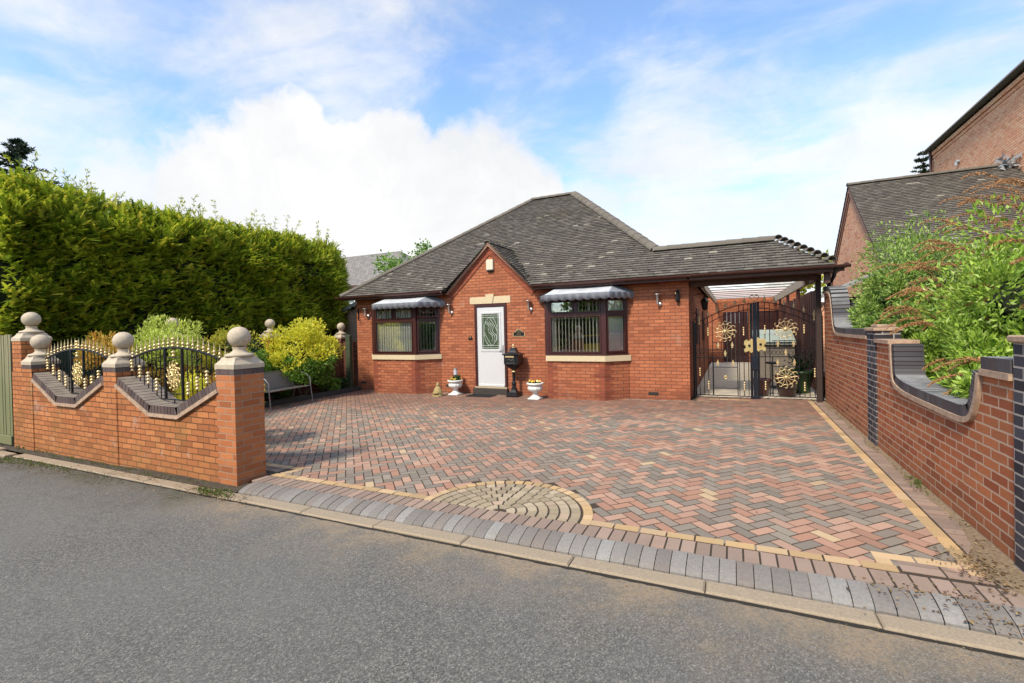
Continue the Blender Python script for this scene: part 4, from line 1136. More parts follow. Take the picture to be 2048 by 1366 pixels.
b = MB(); b.prism(arch(-6.27,1.46,.12,.12,.06), 'y', YW-.012, YW); T.part('plate', b, M['black'])
b = MB(); b.box(-6.277, -6.263, YW-.015, YW-.012, 1.438, 1.500); b.prism([(-6.277,1.500),(-6.277,1.484),(-6.29,1.478)], 'y', YW-.015, YW-.012); T.part('number', b, M['gold2'])

# ================================================================ CARPORT
C = Thing('carport', 'brown timber carport with low tiled roof, glazed canopy and gutter between house and side wall', 'carport', (.4, 11.3))
b = MB(); gy2 = 11.22; gz = zr(gy2)
b.add([(eR-1.3,gy2,gz-.02),(.78,gy2,gz-.02),(1.72,12.17,EZ-.02),(eR,12.17,EZ-.02),(1.72,EY,EZ-.02)], [(0,1,2,3),(1,4,2)])
cr = C.part('roof', b, M['ridge'])
b = MB()
ridge_run(b, (-1.66,gy2,gz-.03), (.80,gy2,gz-.03), .15, .28)
C.part('ridge_tiles', b, M['ridge'], cr)
for i in range(9):
    b = MB(); t_ = (i+.5)/9.3
    p = Vector((.80+.92*t_, gy2-.95*t_, gz-(gz-EZ)*t_)); d = Vector((-.92,.95,.30)).normalized()
    half_round(b, p - d*.03 + Vector((0,0,.045)), p + d*.13 + Vector((0,0,.03)), .115, .06, (0,0,1), 8)
    C.part('bonnet_tile', b, M['ridge'], cr)
b = MB(); gutter_run(b, -.795, 1.92, EY-.045, 2.71); b.tube([(1.86,EY-.045,2.70),(1.86,EY+1.8,2.72)], .05, 8); C.part('gutter', b, M['gutter'])
b = MB(); b.box(-.8, 1.84, EY+.01, EY+.03, 2.60, 2.70); b.bev(-.855, 1.47, 10.72, 10.80, 2.49, 2.60, .006); b.box(-.855, 1.8, EY+.03, 10.72, 2.605, 2.62)
C.part('fascia_beam', b, M['fascia'])
b = MB(); b.bev(1.475, 1.565, 10.90, 10.99, -.1, 2.60, .006); C.part('post', b, simple('dark_timber', (.035,.018,.014), .7, vary=.4))
b = MB(); b.bev(1.48, 1.56, 10.82, 12.0, 2.50, 2.60, .006); b.bev(1.55,1.64,10.4,10.5,2.4,2.6,.005); C.part('side_plate', b, M['fascia'])
b = MB(); b.tube([(1.70,10.24,2.66),(1.70,10.42,2.52),(1.70,10.95,2.42),(1.70,10.97,2.3),(1.70,10.97,.1)], .034, 8); C.part('downpipe', b, M['black'])
# glazed canopy
b = MB(); b.add([(-.62,12.05,2.72),(1.42,12.05,2.72),(1.42,21,2.72),(-.62,21,2.72)], [(0,1,2,3)]); C.part('roof_glazing', b, M['glass_roof'])
b = MB()
for i in range(9):
    yy = 12.15 + i*1.02; b.box(-.62, 1.42, yy, yy+.055, 2.693, 2.715)
C.part('rafters', b, M['slatwhite'])
b = MB(); b.box(-.70, -.62, 12.0, 21, 2.55, 2.73); b.box(1.42, 1.50, 12.0, 21, 2.50, 2.73); C.part('wall_plate', b, simple('pale_plate', (.45,.38,.3), .7))
for yy in (13.5, 16, 18.5):
    b = MB(); b.bev(1.42, 1.50, yy, yy+.08, 0, 2.5, .005); C.part('post', b, M['red_timber'])
REF = None
# screen fence on the right side of the carport
T = Thing('timber_screen', 'red brown slatted timber screen along the right side of the carport', 'timber screen', (1.6, 15))
for i in range(26):
    yy = 11.6 + i*.36
    b = MB(); b.bev(1.58, 1.61, yy, yy+.27, .1, 2.25+rnd(-.02,.02), .004); T.part('board', b, M['red_timber'])
b = MB(); b.box(1.612, 1.65, 11.6, 21, .5, .6); b.box(1.612, 1.65, 11.6, 21, 1.9, 2.0); T.part('rail', b, M['red_timber'])
# rear building
T = Thing('rear_building', 'brick outbuilding with dark brown doors closing the far end of the carport', 'outbuilding', (.3, 21.3))
b = MB(); b.box(-1.0, .55-.95, 21.1, 21.35, -.1, 2.95); b.box(-.4, 2.2, 21.1, 21.35, 2.05, 2.95); b.box(.52, .75, 21.1, 21.35, -.1, 2.05); b.box(1.75, 2.2, 21.1, 21.35, -.1, 2.05); b.box(.75, 1.75, 21.1, 21.35, -.1, .9); T.part('wall', b, M['house'])
b = MB(); 
for i in range(6): b.bev(-.4+i*.153, -.4+(i+1)*.153-.006, 21.12, 21.16, 0, 2.05, .004)
T.part('door', b, M['wood_brown'])
b = MB(); b.box(.76, 1.74, 21.14, 21.16, .9, 2.05); b.box(.75, 1.75, 21.08, 21.13, .88, .95); T.part('window', b, M['wood_brown'])
b = MB()
for i in range(6): b.tube([(.8+i*.16,21.125,.95),(.88+i*.16,21.125,2.0)], .008, 4)
T.part('lattice', b, M['back_brick'])
T = Thing('storage_box', 'grey rendered storage bunker with pale green sloping lid inside the carport', 'storage bunker', (1.05, 15.2))
b = MB(); b.prism([(14.8,-.1),(15.9,-.1),(15.9,1.32),(14.8,1.02)], 'x', .55, 1.5); T.part('body', b, M['render'])
b = MB(); b.prism([(14.72,1.01),(15.95,1.345),(15.95,1.385),(14.72,1.05)], 'x', .50, 1.53); b.prism([(14.72,.98),(14.76,.98),(14.76,1.05),(14.72,1.05)], 'x', .50, 1.53); T.part('lid', b, M['mint'])
# side wall details of the house inside the carport
for (ya, za, zb_) in ((12.6,1.2,2.1), (15.2,1.2,2.1)):
    b = MB(); b.bev(-.865, -.835, ya, ya+.9, za, zb_, .004); H.part('side_window', b, M['wood_brown'])
T = Thing('hanging_lantern', 'black hanging coach lantern on the house side wall under the carport roof', 'hanging lantern', (-.66, 12.0), z=1.9)
b = MB(); b.tube([(-.86,12,2.32),(-.66,12,2.36),(-.62,12,2.30)], .010, 6); T.part('bracket', b, M['black'])
b = MB(); b.lathe([(.03,0),(.05,.02),(.085,.2),(.10,.21),(.05,.27),(.015,.30),(.02,.34)], (-.62,12,1.95), 6, smooth=False); T.part('lamp_body', b, M['black'])
b = MB(); b.lathe([(.045,.03),(.078,.19)], (-.62,12,1.952), 6, smooth=False); T.part('lamp_glass', b, simple('frosted', (.35,.38,.36), .3))

# ================================================================ GATES
GY = 11.12
def gate_leaf(xh, xc, label, full):
    """xh hinge side, xc centre side"""
    T = Thing('iron_gate', label, 'gate', (xh, GY), 'pair of ornamental iron driveway gates', z=.03)
    L = abs(xc-xh); s_ = 1 if xc > xh else -1
    X = lambda u: xh + s_*u
    top = lambda u: 1.62 + .42*math.sin(PI/2*u/L)
    b = MB()
    b.box(min(X(0),X(.035)), max(X(0),X(.035)), GY-.018, GY+.018, .03, 1.66)
    b.box(min(X(L-.05),X(L)), max(X(L-.05),X(L)), GY-.02, GY+.02, .02, 2.03)
    b.tube([(X(u*L/16),GY,top(u*L/16)) for u in range(17)], .011, 6)
    b.tube([(X(u*L/16),GY,top(u*L/16)-.13) for u in range(17)], .009, 6)
    for zz in (.06, .885, 1.055): b.box(min(X(.03),X(L-.03)), max(X(.03),X(L-.03)), GY-.008, GY+.008, zz-.009, zz+.009)
    T.part('frame', b, M['black'])
    c = .60*L/1.12
    c0, c1 = c-.24, c+.24
    b = MB()
    b.box(min(X(c0),X(c0)+.0)-.009, X(c0)+.009, GY-.008, GY+.008, .06, .885)
    b.box(X(c1)-.009, X(c1)+.009, GY-.008, GY+.008, .06, .885)
    for zz in (.22, .68, 1.22): b.box(min(X(c0),X(c1)), max(X(c0),X(c1)), GY-.007, GY+.007, zz-.007, zz+.007)
    T.part('inner_frame', b, M['black'])
    u = .10; q = 0
    while u < L-.07:
        b = MB()
        inn = c0+.02 < u < c1-.02
        if inn: 
            b.tube([(X(u),GY,1.22),(X(u),GY,1.055)], .006, 5)
        else:
            b.tube([(X(u),GY,.06),(X(u),GY,top(u))], .0075, 6)
        bar = T.part('bar', b, M['black'])
        if not inn and q % 2 == 0:
            b = MB(); z1 = .45 if (q//2) % 2 == 0 else .16; bobbin(b, X(u), GY, z1+.02, 4, .019, .05); T.part('gold_bobbin', b, M['gold2'], bar); b = MB(); bobbin(b, X(u), GY, 1.62-(.0 if (q//2) % 2 == 0 else .26), 4, .019, .05)
            T.part('gold_bobbin', b, M['gold2'], bar)
        u += .088; q += 1
    n = 6
    for i in range(n):
        u = .10 + (L-.25)*i/(n-1)
        b = MB(); b.lathe([(.005,0),(.018,.02),(.006,.03),(.03,.045),(.022,.075),(.008,.10),(.0005,.17)], (X(u),GY,top(u)+.01), 8); T.part('spear_finial', b, M['gold2'])
    zs = [(1.10,c-.14),(1.10,c+.14),(.92,c),(.71,c-.15),(.71,c+.15)]
    for (zz, u) in zs:
        b = MB(); b.prism([(X(u)-.022,zz),(X(u)+.022,zz),(X(u)+.008,zz+.03),(X(u)+.03,zz+.05),(X(u),zz+.14),(X(u)-.03,zz+.05),(X(u)-.008,zz+.03)], 'y', GY-.022, GY-.012); T.part('spear_leaf', b, M['gold2'])
    b = MB(); scroll_flower(b, (X(c),GY-.02,1.46), .235, 12, .0075); T.part('scroll_ornament', b, M['gold2'])
    if full:
        b = MB(); scroll_flower(b, (X(c),GY-.02,.46), .235, 12, .0075); T.part('scroll_ornament', b, M['gold2'])
    else:
        b = MB(); b.tube([(X(c)+.03*math.cos(a*PI/8),GY-.015,.46+.03*math.sin(a*PI/8)) for a in range(17)], .010, 6, False); T.part('gold_ring', b, M['gold'])
    # lock plate
    xo = X(L); xi = X(L-.17)
    pts = [(0,.0),(.03,-.03),(.07,.02),(.11,.0),(.15,-.02),(.17,.05),(.13,.08),(.14,.13),(.17,.15),(.16,.23),(.11,.26),(.08,.22),(.05,.25),(.02,.28),(0,.25)]
    b = MB(); b.prism([(xo - s_*p[0], 1.02+p[1]) for p in pts], 'y', GY-.032, GY-.022); lk = T.part('lock_plate', b, M['gold'])
    b = MB(); b.ball((xo - s_*.065, GY-.045, 1.15), .026, 12, 8); T.part('lock_knob', b, M['black'], lk)
    # filigree band between the rails
    b = MB(); u = .07; 
    while u < L-.12:
        b.tube([(X(u)+.03*math.cos(a*PI/5),GY,.97+.045*math.sin(a*PI/5)) for a in range(11)], .0045, 4, False); u += .075
    T.part('ring_band', b, M['black'])
    return T
gate_leaf(-.79, .36, 'left leaf of the black and gold iron gates, hinged at the house wall', False)
gR = gate_leaf(1.57, .44, 'right leaf of the black and gold iron gates, hinged beside the side wall', True)
b = MB(); b.bev(.365, .435, GY-.028, GY-.021, .02, 2.03, .003); b.bev(.34, .46, GY-.05, GY+.01, .60, .90, .01); b.bev(.33,.47,GY-.05,GY+.01,-.02,.05,.01); gR.part('closing_bar', b, M['black2'])
b = MB(); b.tube([(.40+.085*math.sin(a)**3*1.0, GY-.02, 2.13+.005*(13*math.cos(a)-5*math.cos(2*a)-2*math.cos(3*a)-math.cos(4*a))) for a in [2*PI*i/24 for i in range(25)]], .008, 6, False); gR.part('heart', b, M['gold2'])
T = Thing('gate_post', 'black steel gate post carrying the right gate leaf', 'gate post', (1.6, GY))
b = MB(); b.bev(1.575, 1.615, GY-.03, GY+.03, -.1, 1.72, .004); T.part('post', b, M['black'])
b = MB(); b.tube([(1.60,GY,1.72),(1.60,GY,1.78),(1.63,GY,1.84),(1.66,GY,1.90),(1.62,GY,1.94),(1.59,GY,1.90),(1.61,GY,1.87)], .010, 6); T.part('scroll', b, M['gold2'])
b = MB(); b.tube([(-.80,GY,1.70),(-.77,GY,1.76),(-.72,GY,1.83),(-.75,GY,1.90),(-.80,GY,1.88),(-.80,GY,1.85)], .010, 6)
b.box(-.83,-.795,GY-.03,GY+.03,-.1,1.7)
solo('gate_hinge_post', b, [M['black']], 'black hinge post with scroll top against the house corner for the left gate', 'gate post', (-.81, GY))
# ================================================================ THINGS ON THE DRIVE
def urn(x, y, label):
    T = Thing('urn_planter', label, 'planter urn', (x, y), 'white urns either side of the front door')
    b = MB(); b.bev(x-.14, x+.14, y-.14, y+.14, 0, .035, .008)
    b.lathe([(.135,.035),(.13,.05),(.10,.065),(.075,.09),(.058,.125),(.06,.15),(.085,.17)], (x,y,0), 24)
    b.lathe([(.085,.17),(.15,.20),(.178,.245),(.17,.29),(.15,.31)], (x,y,0), 48, flute=12, fa=.035)
    b.lathe([(.15,.31),(.155,.325),(.19,.34),(.205,.36),(.20,.385),(.18,.39),(.165,.37),(.02,.365)], (x,y,0), 32)
    T.part('bowl', b, M['urn'])
    b = MB(); b.lathe([(.165,.372),(0.001,.376)], (x,y,0), 16); T.part('soil', b, M['soil'])
    b = MB()
    for i in range(170):
        a = rnd(0,2*PI); r = rnd(0,.15)
        leaf_quad(b, Vector((x+r*math.cos(a), y+r*math.sin(a), .375)), rnd(.03,.06), .02, Vector((rnd(-1,1),rnd(-1,1),rnd(.3,1.3))), rvec())
    T.part('foliage', b, M['dark_leaf'])
    b = MB()
    for i in range(15):
        a = rnd(0,2*PI); r = rnd(.03,.16); c = Vector((x+r*math.cos(a), y+r*math.sin(a), .405+rnd(0,.03)))
        tl = Vector((rnd(-.4,.4), -.8, .6)).normalized(); s_ = tl.orthogonal().normalized(); w_ = tl.cross(s_)
        pts = [c + (s_*math.cos(2*PI*k/10)+w_*math.sin(2*PI*k/10))*(.022 if k % 2 else .029) for k in range(10)]
        b.add(pts, [tuple(range(10))])
    T.part('flowers', b, M['petal'])
urn(-6.57, 10.28, 'white fluted urn of yellow flowers holding a glass lantern, left of the door')
urn(-4.22, 10.05, 'white fluted urn of orange flowers, right of the black post box')
T = Thing('solar_lantern', 'clear cylindrical garden lantern standing among leaves in the left urn', 'garden lantern', (-6.57, 10.3), z=.37)
b = MB(); b.tube([(-6.57,10.3,.40),(-6.57,10.3,.50)], .012, 6); b.lathe([(.05,.50),(.055,.51),(.05,.52)], (-6.57,10.3,0), 12); T.part('stem', b, M['black'])
b = MB(); b.lathe([(.047,.515),(.049,.66)], (-6.57,10.3,0), 16); T.part('glass_tube', b, simple('milky_glass', (.55,.55,.6), .2, vary=.08))
b = MB(); b.lathe([(.056,.66),(.056,.675),(.03,.69),(0,.695)], (-6.57,10.3,0), 16); T.part('cap', b, M['grey_metal'])
b = MB()
for i in range(150): leaf_quad(b, Vector((-6.57+rnd(-.06,.1), 10.3+rnd(-.08,.08), .39)), rnd(.06,.16), .022, Vector((rnd(-.5,.6),rnd(-.5,.5),1)), rvec())
T.part('leaves_round_stem', b, M['dark_leaf'])

T = Thing('post_box', 'free standing black post box on a slender column with gold finial, right of the door', 'post box', (-4.90, 10.33))
x, y = -4.90, 10.33
b = MB(); b.bev(x-.15, x+.15, y-.15, y+.15, 0, .06, .015); b.sqlathe([(1,0),(1,.03),(.75,.06),(.5,.10),(.42,.15)], (x,y,.06), .12, .12)
b.lathe([(.055,.2),(.06,.22),(.045,.25),(.055,.30),(.06,.33),(.04,.36),(.035,.42),(.04,.5),(.035,.56),(.05,.58),(.05,.6)], (x,y,0), 14); T.part('column', b, M['black'])
b = MB(); b.lathe([(.03,.585),(.048,.60),(.05,.62),(.03,.635)], (x,y,0), 14); T.part('gold_collar', b, M['gold2'])
b = MB(); b.sqlathe([(.15,.62),(.2,.66),(.55,.72),(.9,.79),(1,.80),(1,1.03),(.96,1.035)], (x,y,0), .19, .15); T.part('box', b, M['black'])
b = MB(); b.sqlathe([(1.22,1.03),(1.22,1.045),(1.0,1.06),(.62,1.09),(.45,1.13),(.36,1.19),(.30,1.20)], (x,y,0), .19, .15); T.part('lid', b, M['black'])
b = MB(); b.lathe([(.03,1.20),(.035,1.215),(.015,1.225),(.03,1.24),(.032,1.26),(.012,1.28),(0,1.30)], (x,y,0), 10); T.part('finial', b, M['gold2'])
b = MB(); b.bev(x-.15, x+.08, y-.158, y-.15, .965, 1.01, .002); T.part('letter_slot', b, M['gold2'])
b = MB(); b.tube([(x-.12,y-.153,.90),(x-.05,y-.155,.92),(x+.02,y-.155,.90)], .004, 4); b.tube([(x-.13,y-.153,.83),(x+.1,y-.153,.83)], .004, 4); b.tube([(x+.0,y-.153,.87),(x+.05,y-.155,.94),(x+.08,y-.153,.87)], .004, 4); T.part('relief', b, M['grey_metal'])

T = Thing('garden_ornament', 'weathered stone hooded figure ornament with a basin, left of the white urn', 'garden ornament', (-6.90, 9.95))
x, y = -6.90, 9.95
b = MB(); b.lathe([(.14,0),(.145,.015),(.14,.03),(.11,.035)], (x,y,0), 16); T.part('base', b, M['ornament'])
b = MB(); b.lathe([(.125,.03),(.13,.06),(.125,.10),(.11,.15),(.09,.19),(.07,.225),(.05,.25),(.042,.265)], (x,y+.01,0), 20, squash=(1,.85), flute=7, fa=.05)
b.ball((x,y,.285), .042, 14, 10, sz=1.15); b.lathe([(.048,.27),(.045,.30),(.03,.335),(.008,.36)], (x,y+.012,0), 12); T.part('figure', b, M['ornament'])
b = MB(); b.lathe([(.04,.05),(.085,.07),(.095,.105),(.085,.108),(.06,.09),(0,.085)], (x,y-.06,0), 14); T.part('basin', b, M['ornament'])

b = MB(); b.bev(-6.12, -5.42, 10.02, 10.42, 0, .018, .004)
for i in range(22): b.box(-6.10+i*.031, -6.085+i*.031, 10.04, 10.40, .018, .021)
solo('doormat', b, M['carpet'], 'black ribbed rubber doormat in front of the white door', 'doormat', (-5.77, 10.2), z=.003)

# bench
bx, by, ba = -9.72, 7.62, R_(99)
T = Thing('garden_bench', 'grey metal bench with woven mesh seat and curved arms, behind the near gate pier', 'bench', (bx, by))
Mb = Matrix.Translation((bx, by, 0)) @ Matrix.Rotation(R_(90)+R_(8), 4, 'Z')
# local: x along the seat, -y = front
def bpart(name, b, mat): b.xf(Mb); return T.part(name, b, mat)
def webbing(pts4, nx, ny):
    b = MB(); P = [Vector(p) for p in pts4]; N = (P[1]-P[0]).cross(P[3]-P[0]).normalized()
    for i in range(nx):
        u0, u1 = i/nx, (i+.86)/nx; v = []
        for j in range(9):
            w_ = j/8; z_ = N*.012*math.sin(PI*w_)
            v += [(P[0]*(1-u0)+P[1]*u0)*(1-w_)+(P[3]*(1-u0)+P[2]*u0)*w_-z_, (P[0]*(1-u1)+P[1]*u1)*(1-w_)+(P[3]*(1-u1)+P[2]*u1)*w_-z_]
        b.add(v, [(k*2,k*2+1,k*2+3,k*2+2) for k in range(8)])
    return b
webm = simple('woven_mesh', (.23,.19,.16), .8, vary=.35, nscale=90)
b = webbing([(-.60,-.22,.43),(.60,-.22,.43),(.60,.22,.40),(-.60,.22,.40)], 46, 1); b2 = webbing([(-.60,-.22,.434),(-.60,.22,.404),(.60,.22,.404),(.60,-.22,.434)], 18, 1); b.add(b2.V, b2.F); bpart('seat', b, webm)
b = webbing([(-.60,.24,.43),(.60,.24,.43),(.60,.36,.80),(-.60,.36,.80)], 46, 1); b2 = webbing([(-.60,.236,.43),(-.60,.356,.80),(.60,.356,.80),(.60,.236,.43)], 16, 1); b.add(b2.V, b2.F); bpart('backrest', b, webm)
b = MB(); b.tube([(-.62,-.24,.43),(.62,-.24,.43)], .013, 8); b.tube([(-.62,.22,.41),(.62,.22,.41)], .013, 8); b.tube([(-.62,.22,.41),(-.61,.26,.5),(-.60,.36,.79),(-.55,.37,.82),(.55,.37,.82),(.60,.36,.79),(.61,.26,.5),(.62,.22,.41)], .013, 8)
b.tube([(-.62,-.24,.43),(-.62,.22,.41)], .012, 8); b.tube([(.62,-.24,.43),(.62,.22,.41)], .012, 8); bpart('frame', b, M['grey_metal'])
for s_ in (-1, 1):
    b = MB(); b.tube(smooth_path3 := [(s_*.60,.37,.81),(s_*.63,.25,.82),(s_*.65,.05,.78),(s_*.65,-.15,.71),(s_*.65,-.24,.62),(s_*.65,-.25,.43),(s_*.66,-.30,.0)], .013, 8); bpart('armrest', b, M['grey_metal'])
    b = MB(); b.tube([(s_*.63,.20,.42),(s_*.64,.33,.0)], .013, 8); bpart('leg', b, M['grey_metal'])

def pot(x, y, r, h, mat, name, label, plant=None, rim=True):
    T = Thing('plant_pot', label, 'plant pot', (x, y), 'plant pots behind the gates')
    b = MB(); b.lathe([(r*.62,0),(r*.66,.02),(r*.95,h*.86),(r*1.05,h*.87),(r*1.06,h),(r*.95,h),(r*.92,h*.9),(.01,h*.88)], (x,y,0), 22); T.part('pot', b, mat)
    if plant:
        b = MB()
        for i in range(plant[1]):
            d = Vector((rnd(-1,1),rnd(-1,1),rnd(.2,1.6))).normalized(); q = Vector((x,y,h*.95)) + d*rnd(0,plant[0])
            leaf_quad(b, q, rnd(.05,.11), .035, (d+rvec()*.7), rvec())
        T.part('foliage', b, M['dark_leaf'])
pot(.55, 11.8, .20, .36, M['terrac'], '', 'small plum coloured glazed pot just right of the gate centre')
pot(1.03, 11.75, .24, .44, M['brownpot'], '', 'tall dark brown pot behind the lower gold flower of the right gate', (.2, 60))
pot(1.38, 12.3, .22, .50, M['greenpot'], '', 'green glazed pot with leafy plant near the right gate post', (.42, 240))
b = MB(); b.lathe([(.13,0),(.16,.02),(.16,.04),(.13,.05)], (.85,13.2,.58), 18); b.tube([(.85,13.2,0),(.85,13.2,.58)], .02, 6); b.lathe([(.12,0),(.12,.02),(.02,.04)], (.85,13.2,0), 12)
solo('bird_bath', b, M['black'], 'black dish on a stem standing behind the pots in the carport', 'bird bath', (.85, 13.2))

# ================================================================ NEIGHBOURS
G_ = Thing('garage', 'pink brick gabled building with grey tiled roof behind the shrubs on the right', 'outbuilding', (3.5, 18.5))
gx0, gx1, gya, gzA, gm_ = 3.5, 7.38, 18.5, 5.97, .80
ye, ze = 14.3, 2.61
b = MB()
b.prism([(14.62,-.3),(14.62,2.75),(18.5,5.86),(22.38,2.75),(22.38,-.3)], 'x', gx0, gx0+.25); b.box(gx0+.25, gx1, 14.62, 14.87, -.3, 2.7); b.box(gx0+.25, gx1, 22.1, 22.38, -.3, 2.7)
G_.part('wall', b, M['pink'])
b = MB()
for s_ in (-1, 1):
    p = [(18.5, 5.88), (18.5+s_*4.15, 2.56), (18.5+s_*4.15, 2.44), (18.5, 5.74)]
    b.prism(p, 'x', gx0-.06, gx0-.002)
    p = [(18.5, 5.70), (18.5+s_*4.0, 2.50), (18.5+s_*4.0, 2.40), (18.5, 5.60)]
    b.prism(p, 'x', gx0-.03, gx0-.001)
G_.part('verge', b, simple('pink_verge', (.33,.17,.12), .85, vary=.3))
b = MB()
v1 = Vector((0, 4.2, 3.36)).normalized(); v2 = Vector((0, -4.2, 3.36)).normalized(); Lr = math.hypot(4.2, 3.36)
tile_plane(b, (gx0-.08, ye, ze), (1,0,0), v1, 4.0, Lr, lambda u, v_: 0 <= u < 4.0 and v_ < Lr, .165, .1, .016, clip=(0,4.0))
tile_plane(b, (gx0-.08, 22.7, ze), (1,0,0), v2, 4.0, Lr, lambda u, v_: 0 <= u < 4.0 and v_ < Lr, .33, .2, .016, clip=(0,4.0))
G_.part('roof_tiles', b, M['tile'])
b = MB(); b.add([(gx0-.07,ye,ze-.02),(gx1,ye,ze-.02),(gx1,18.5,gzA-.02),(gx0-.07,18.5,gzA-.02),(gx1,22.7,ze-.02),(gx0-.07,22.7,ze-.02)], [(0,1,2,3),(3,2,4,5)]); G_.part('roof', b, M['dark'])
b = MB(); ridge_run(b, (gx0-.1,18.5,gzA), (gx1,18.5,gzA), .11, .35); G_.part('ridge_tiles', b, M['ridge'])
b = MB(); gutter_run(b, gx0, gx1, ye-.03, 2.58); G_.part('gutter', b, M['gutter'])
b = MB()
for i in range(34):
    c = Vector((gx1-.15+rnd(-.2,.12), 18.3+rnd(-.25,.2), 5.9+rnd(-.05,.28))); d = rvec()
    b.add([c, c+rvec()*.16, c+rvec()*.16], [(0,1,2)])
G_.part('lead_flashing', b, M['lead'])

N_ = Thing('tall_neighbour_house', 'tall pink brick house side rising behind the garage at the right edge', 'house', (7.4, 20))
b = MB(); b.box(7.4, 16, 13.0, 24.7, -.3, 8.28); N_.part('wall', b, M['pink'])
b = MB(); b.box(7.375, 7.4, 12.9, 24.72, 8.0, 8.08); b.box(7.35, 7.4, 12.9, 24.72, 8.14, 8.28); N_.part('corbel_course', b, M['pink'])
b = MB(); b.V = []; 
gb = MB(); n = 8; v = []
for yy in (12.6, 24.9):
    for i in range(n+1):
        a = PI + PI*i/n; v.append((7.28+.08*math.cos(a), yy, 8.40+.08*math.sin(a)))
gb.add(v, [(i, i+1, n+2+i, n+1+i) for i in range(n)], True); N_.part('gutter', gb, simple('dark_gutter', (.03,.025,.028), .5))
b = MB(); b.prism([(7.15,8.38),(7.2,8.48),(11.7,12.0),(16.2,8.48),(16.2,8.38)], 'y', 12.8, 24.95); N_.part('roof', b, M['tile_far'])
b = MB(); b.tube([(7.3,24.55,8.36),(7.32,24.5,8.1),(7.34,24.5,.0)], .05, 8); N_.part('downpipe', b, M['gutter'])
b = MB(); b.tube([(7.40,22.1,7.15),(7.30,22.1,7.15)], .07, 10); b.tube([(7.32,22.1,7.15),(7.3,22.1,7.0)], .05, 8); N_.part('flue', b, M['lead'])
b = MB(); b.box(8.5, 14, 24.71, 33, -.3, 6.6); N_.part('rear_wing', b, M['pink'])
# low grey roof seen between carport and garage
T = Thing('low_outhouse', 'small low building with grey sloping roof seen past the carport post', 'outhouse', (2.3, 15.5))
b = MB(); b.box(1.95, 3.2, 13.6, 17, -.3, 2.05); T.part('wall', b, M['pink'])
b = MB(); b.prism([(1.85,2.1),(3.3,2.75),(3.3,2.82),(1.85,2.17)], 'y', 13.4, 17.2); T.part('roof', b, M['felt'])

# shed
S_ = Thing('garden_shed', 'weathered timber shed with sloping felt roof between hedge and bungalow corner', 'shed', (-11.2, 12))
b = MB()
for i in range(18):
    z0 = .1 + i*.15; z1 = z0 + .145
    if z1 > 2.78: break
    hw = 2.3 if z1 < 2.12 else 2.3*(2.88-z1)/(2.88-2.05)
    b.prism([(12.0,z0),(12.02,z0),(12.012,z1),(12.0+.0,z1)], 'x', -11.0-hw, -11.0+hw)
S_.part('cladding', b, M['shed'])
b = MB(); b.prism([(-13.2,0),(-8.9,0),(-8.9,2.0),(-11.0,2.8),(-13.2,2.0)], 'y', 12.03, 14.5); S_.part('body', b, M['dark'])
b = MB()
for s_ in (-1, 1): b.prism([(-11.0,2.93),(-11.0+s_*2.55,1.98),(-11.0+s_*2.55,1.92),(-11.0,2.87)], 'y', 11.85, 14.6)
S_.part('roof', b, M['felt'])
b = MB()
for s_ in (-1,):
    for i in range(13):
        u0 = i/13; 
        x0_, x1_ = -11.0 + s_*2.55*u0, -11.0 + s_*2.55*(i+1)/13; za, zb_ = 2.87-.95*u0, 2.87-.95*(i+1)/13
        xm = (x0_+x1_)/2; zm_ = (za+zb_)/2
        b.prism([(x0_,za),(x1_,zb_),(x1_,zb_-.05),(xm,zm_-.10),(x0_,za-.05)], 'y', 11.83, 11.85)
S_.part('felt_edge', b, M['felt'])

# far house behind the hedge
F_ = Thing('distant_house', 'distant brick house with grey hipped roof and white window beyond the hedge', 'house', (-30, 30))
b = MB(); b.box(-44, -23.2, 30, 38, -.5, 5.5); F_.part('wall', b, M['house'])
b = MB(); e_, rz_ = 5.75, 9.2; v = [(-45,29.5,e_),(-22.7,29.5,e_),(-22.7,38.5,e_),(-45,38.5,e_),(-40,34,rz_),(-27.3,34,rz_)]
b.add(v, [(0,1,5,4),(1,2,5),(2,3,4,5),(3,0,4),(3,2,1,0)])
t = NT('far_roof'); P = t.pos(); vo = t.n('ShaderNodeTexBrick'); mp = t.n('ShaderNodeMapping'); t.l(P, mp.inputs[0]); t.l(mp.outputs[0], vo.inputs['Vector'])
vo.inputs['Scale'].default_value = 1; vo.inputs['Brick Width'].default_value = .3; vo.inputs['Row Height'].default_value = .2; vo.inputs['Mortar Size'].default_value = .02
vo.inputs['Color1'].default_value = (.16,.145,.135,1); vo.inputs['Color2'].default_value = (.24,.22,.2,1); vo.inputs['Mortar'].default_value = (.1,.09,.085,1)
fr_ = t.bsdf(vo.outputs['Color'], .9)
F_.part('roof', b, fr_)
b = MB(); b.box(-45, -22.7, 29.3, 29.5, 5.6, 5.78); F_.part('gutter', b, M['gutter'])
b = MB()
for xc in (-31.0,-30.0,-29.0): b.box(xc-.05, xc+.05, 29.90, 29.99, 3.3, 5.0)
for zz in (3.25, 4.35, 5.0): b.box(-31.05, -28.95, 29.905, 29.985, zz-.05, zz+.05)
b.box(-31.2,-28.8,29.85,29.99,3.1,3.2)
wf = F_.part('window', b, M['white'])
b = MB(); b.box(-31, -29, 29.93, 29.96, 3.3, 5.0); F_.part('pane', b, simple('far_glass', (.08,.10,.10), .1, spec=.8), wf)

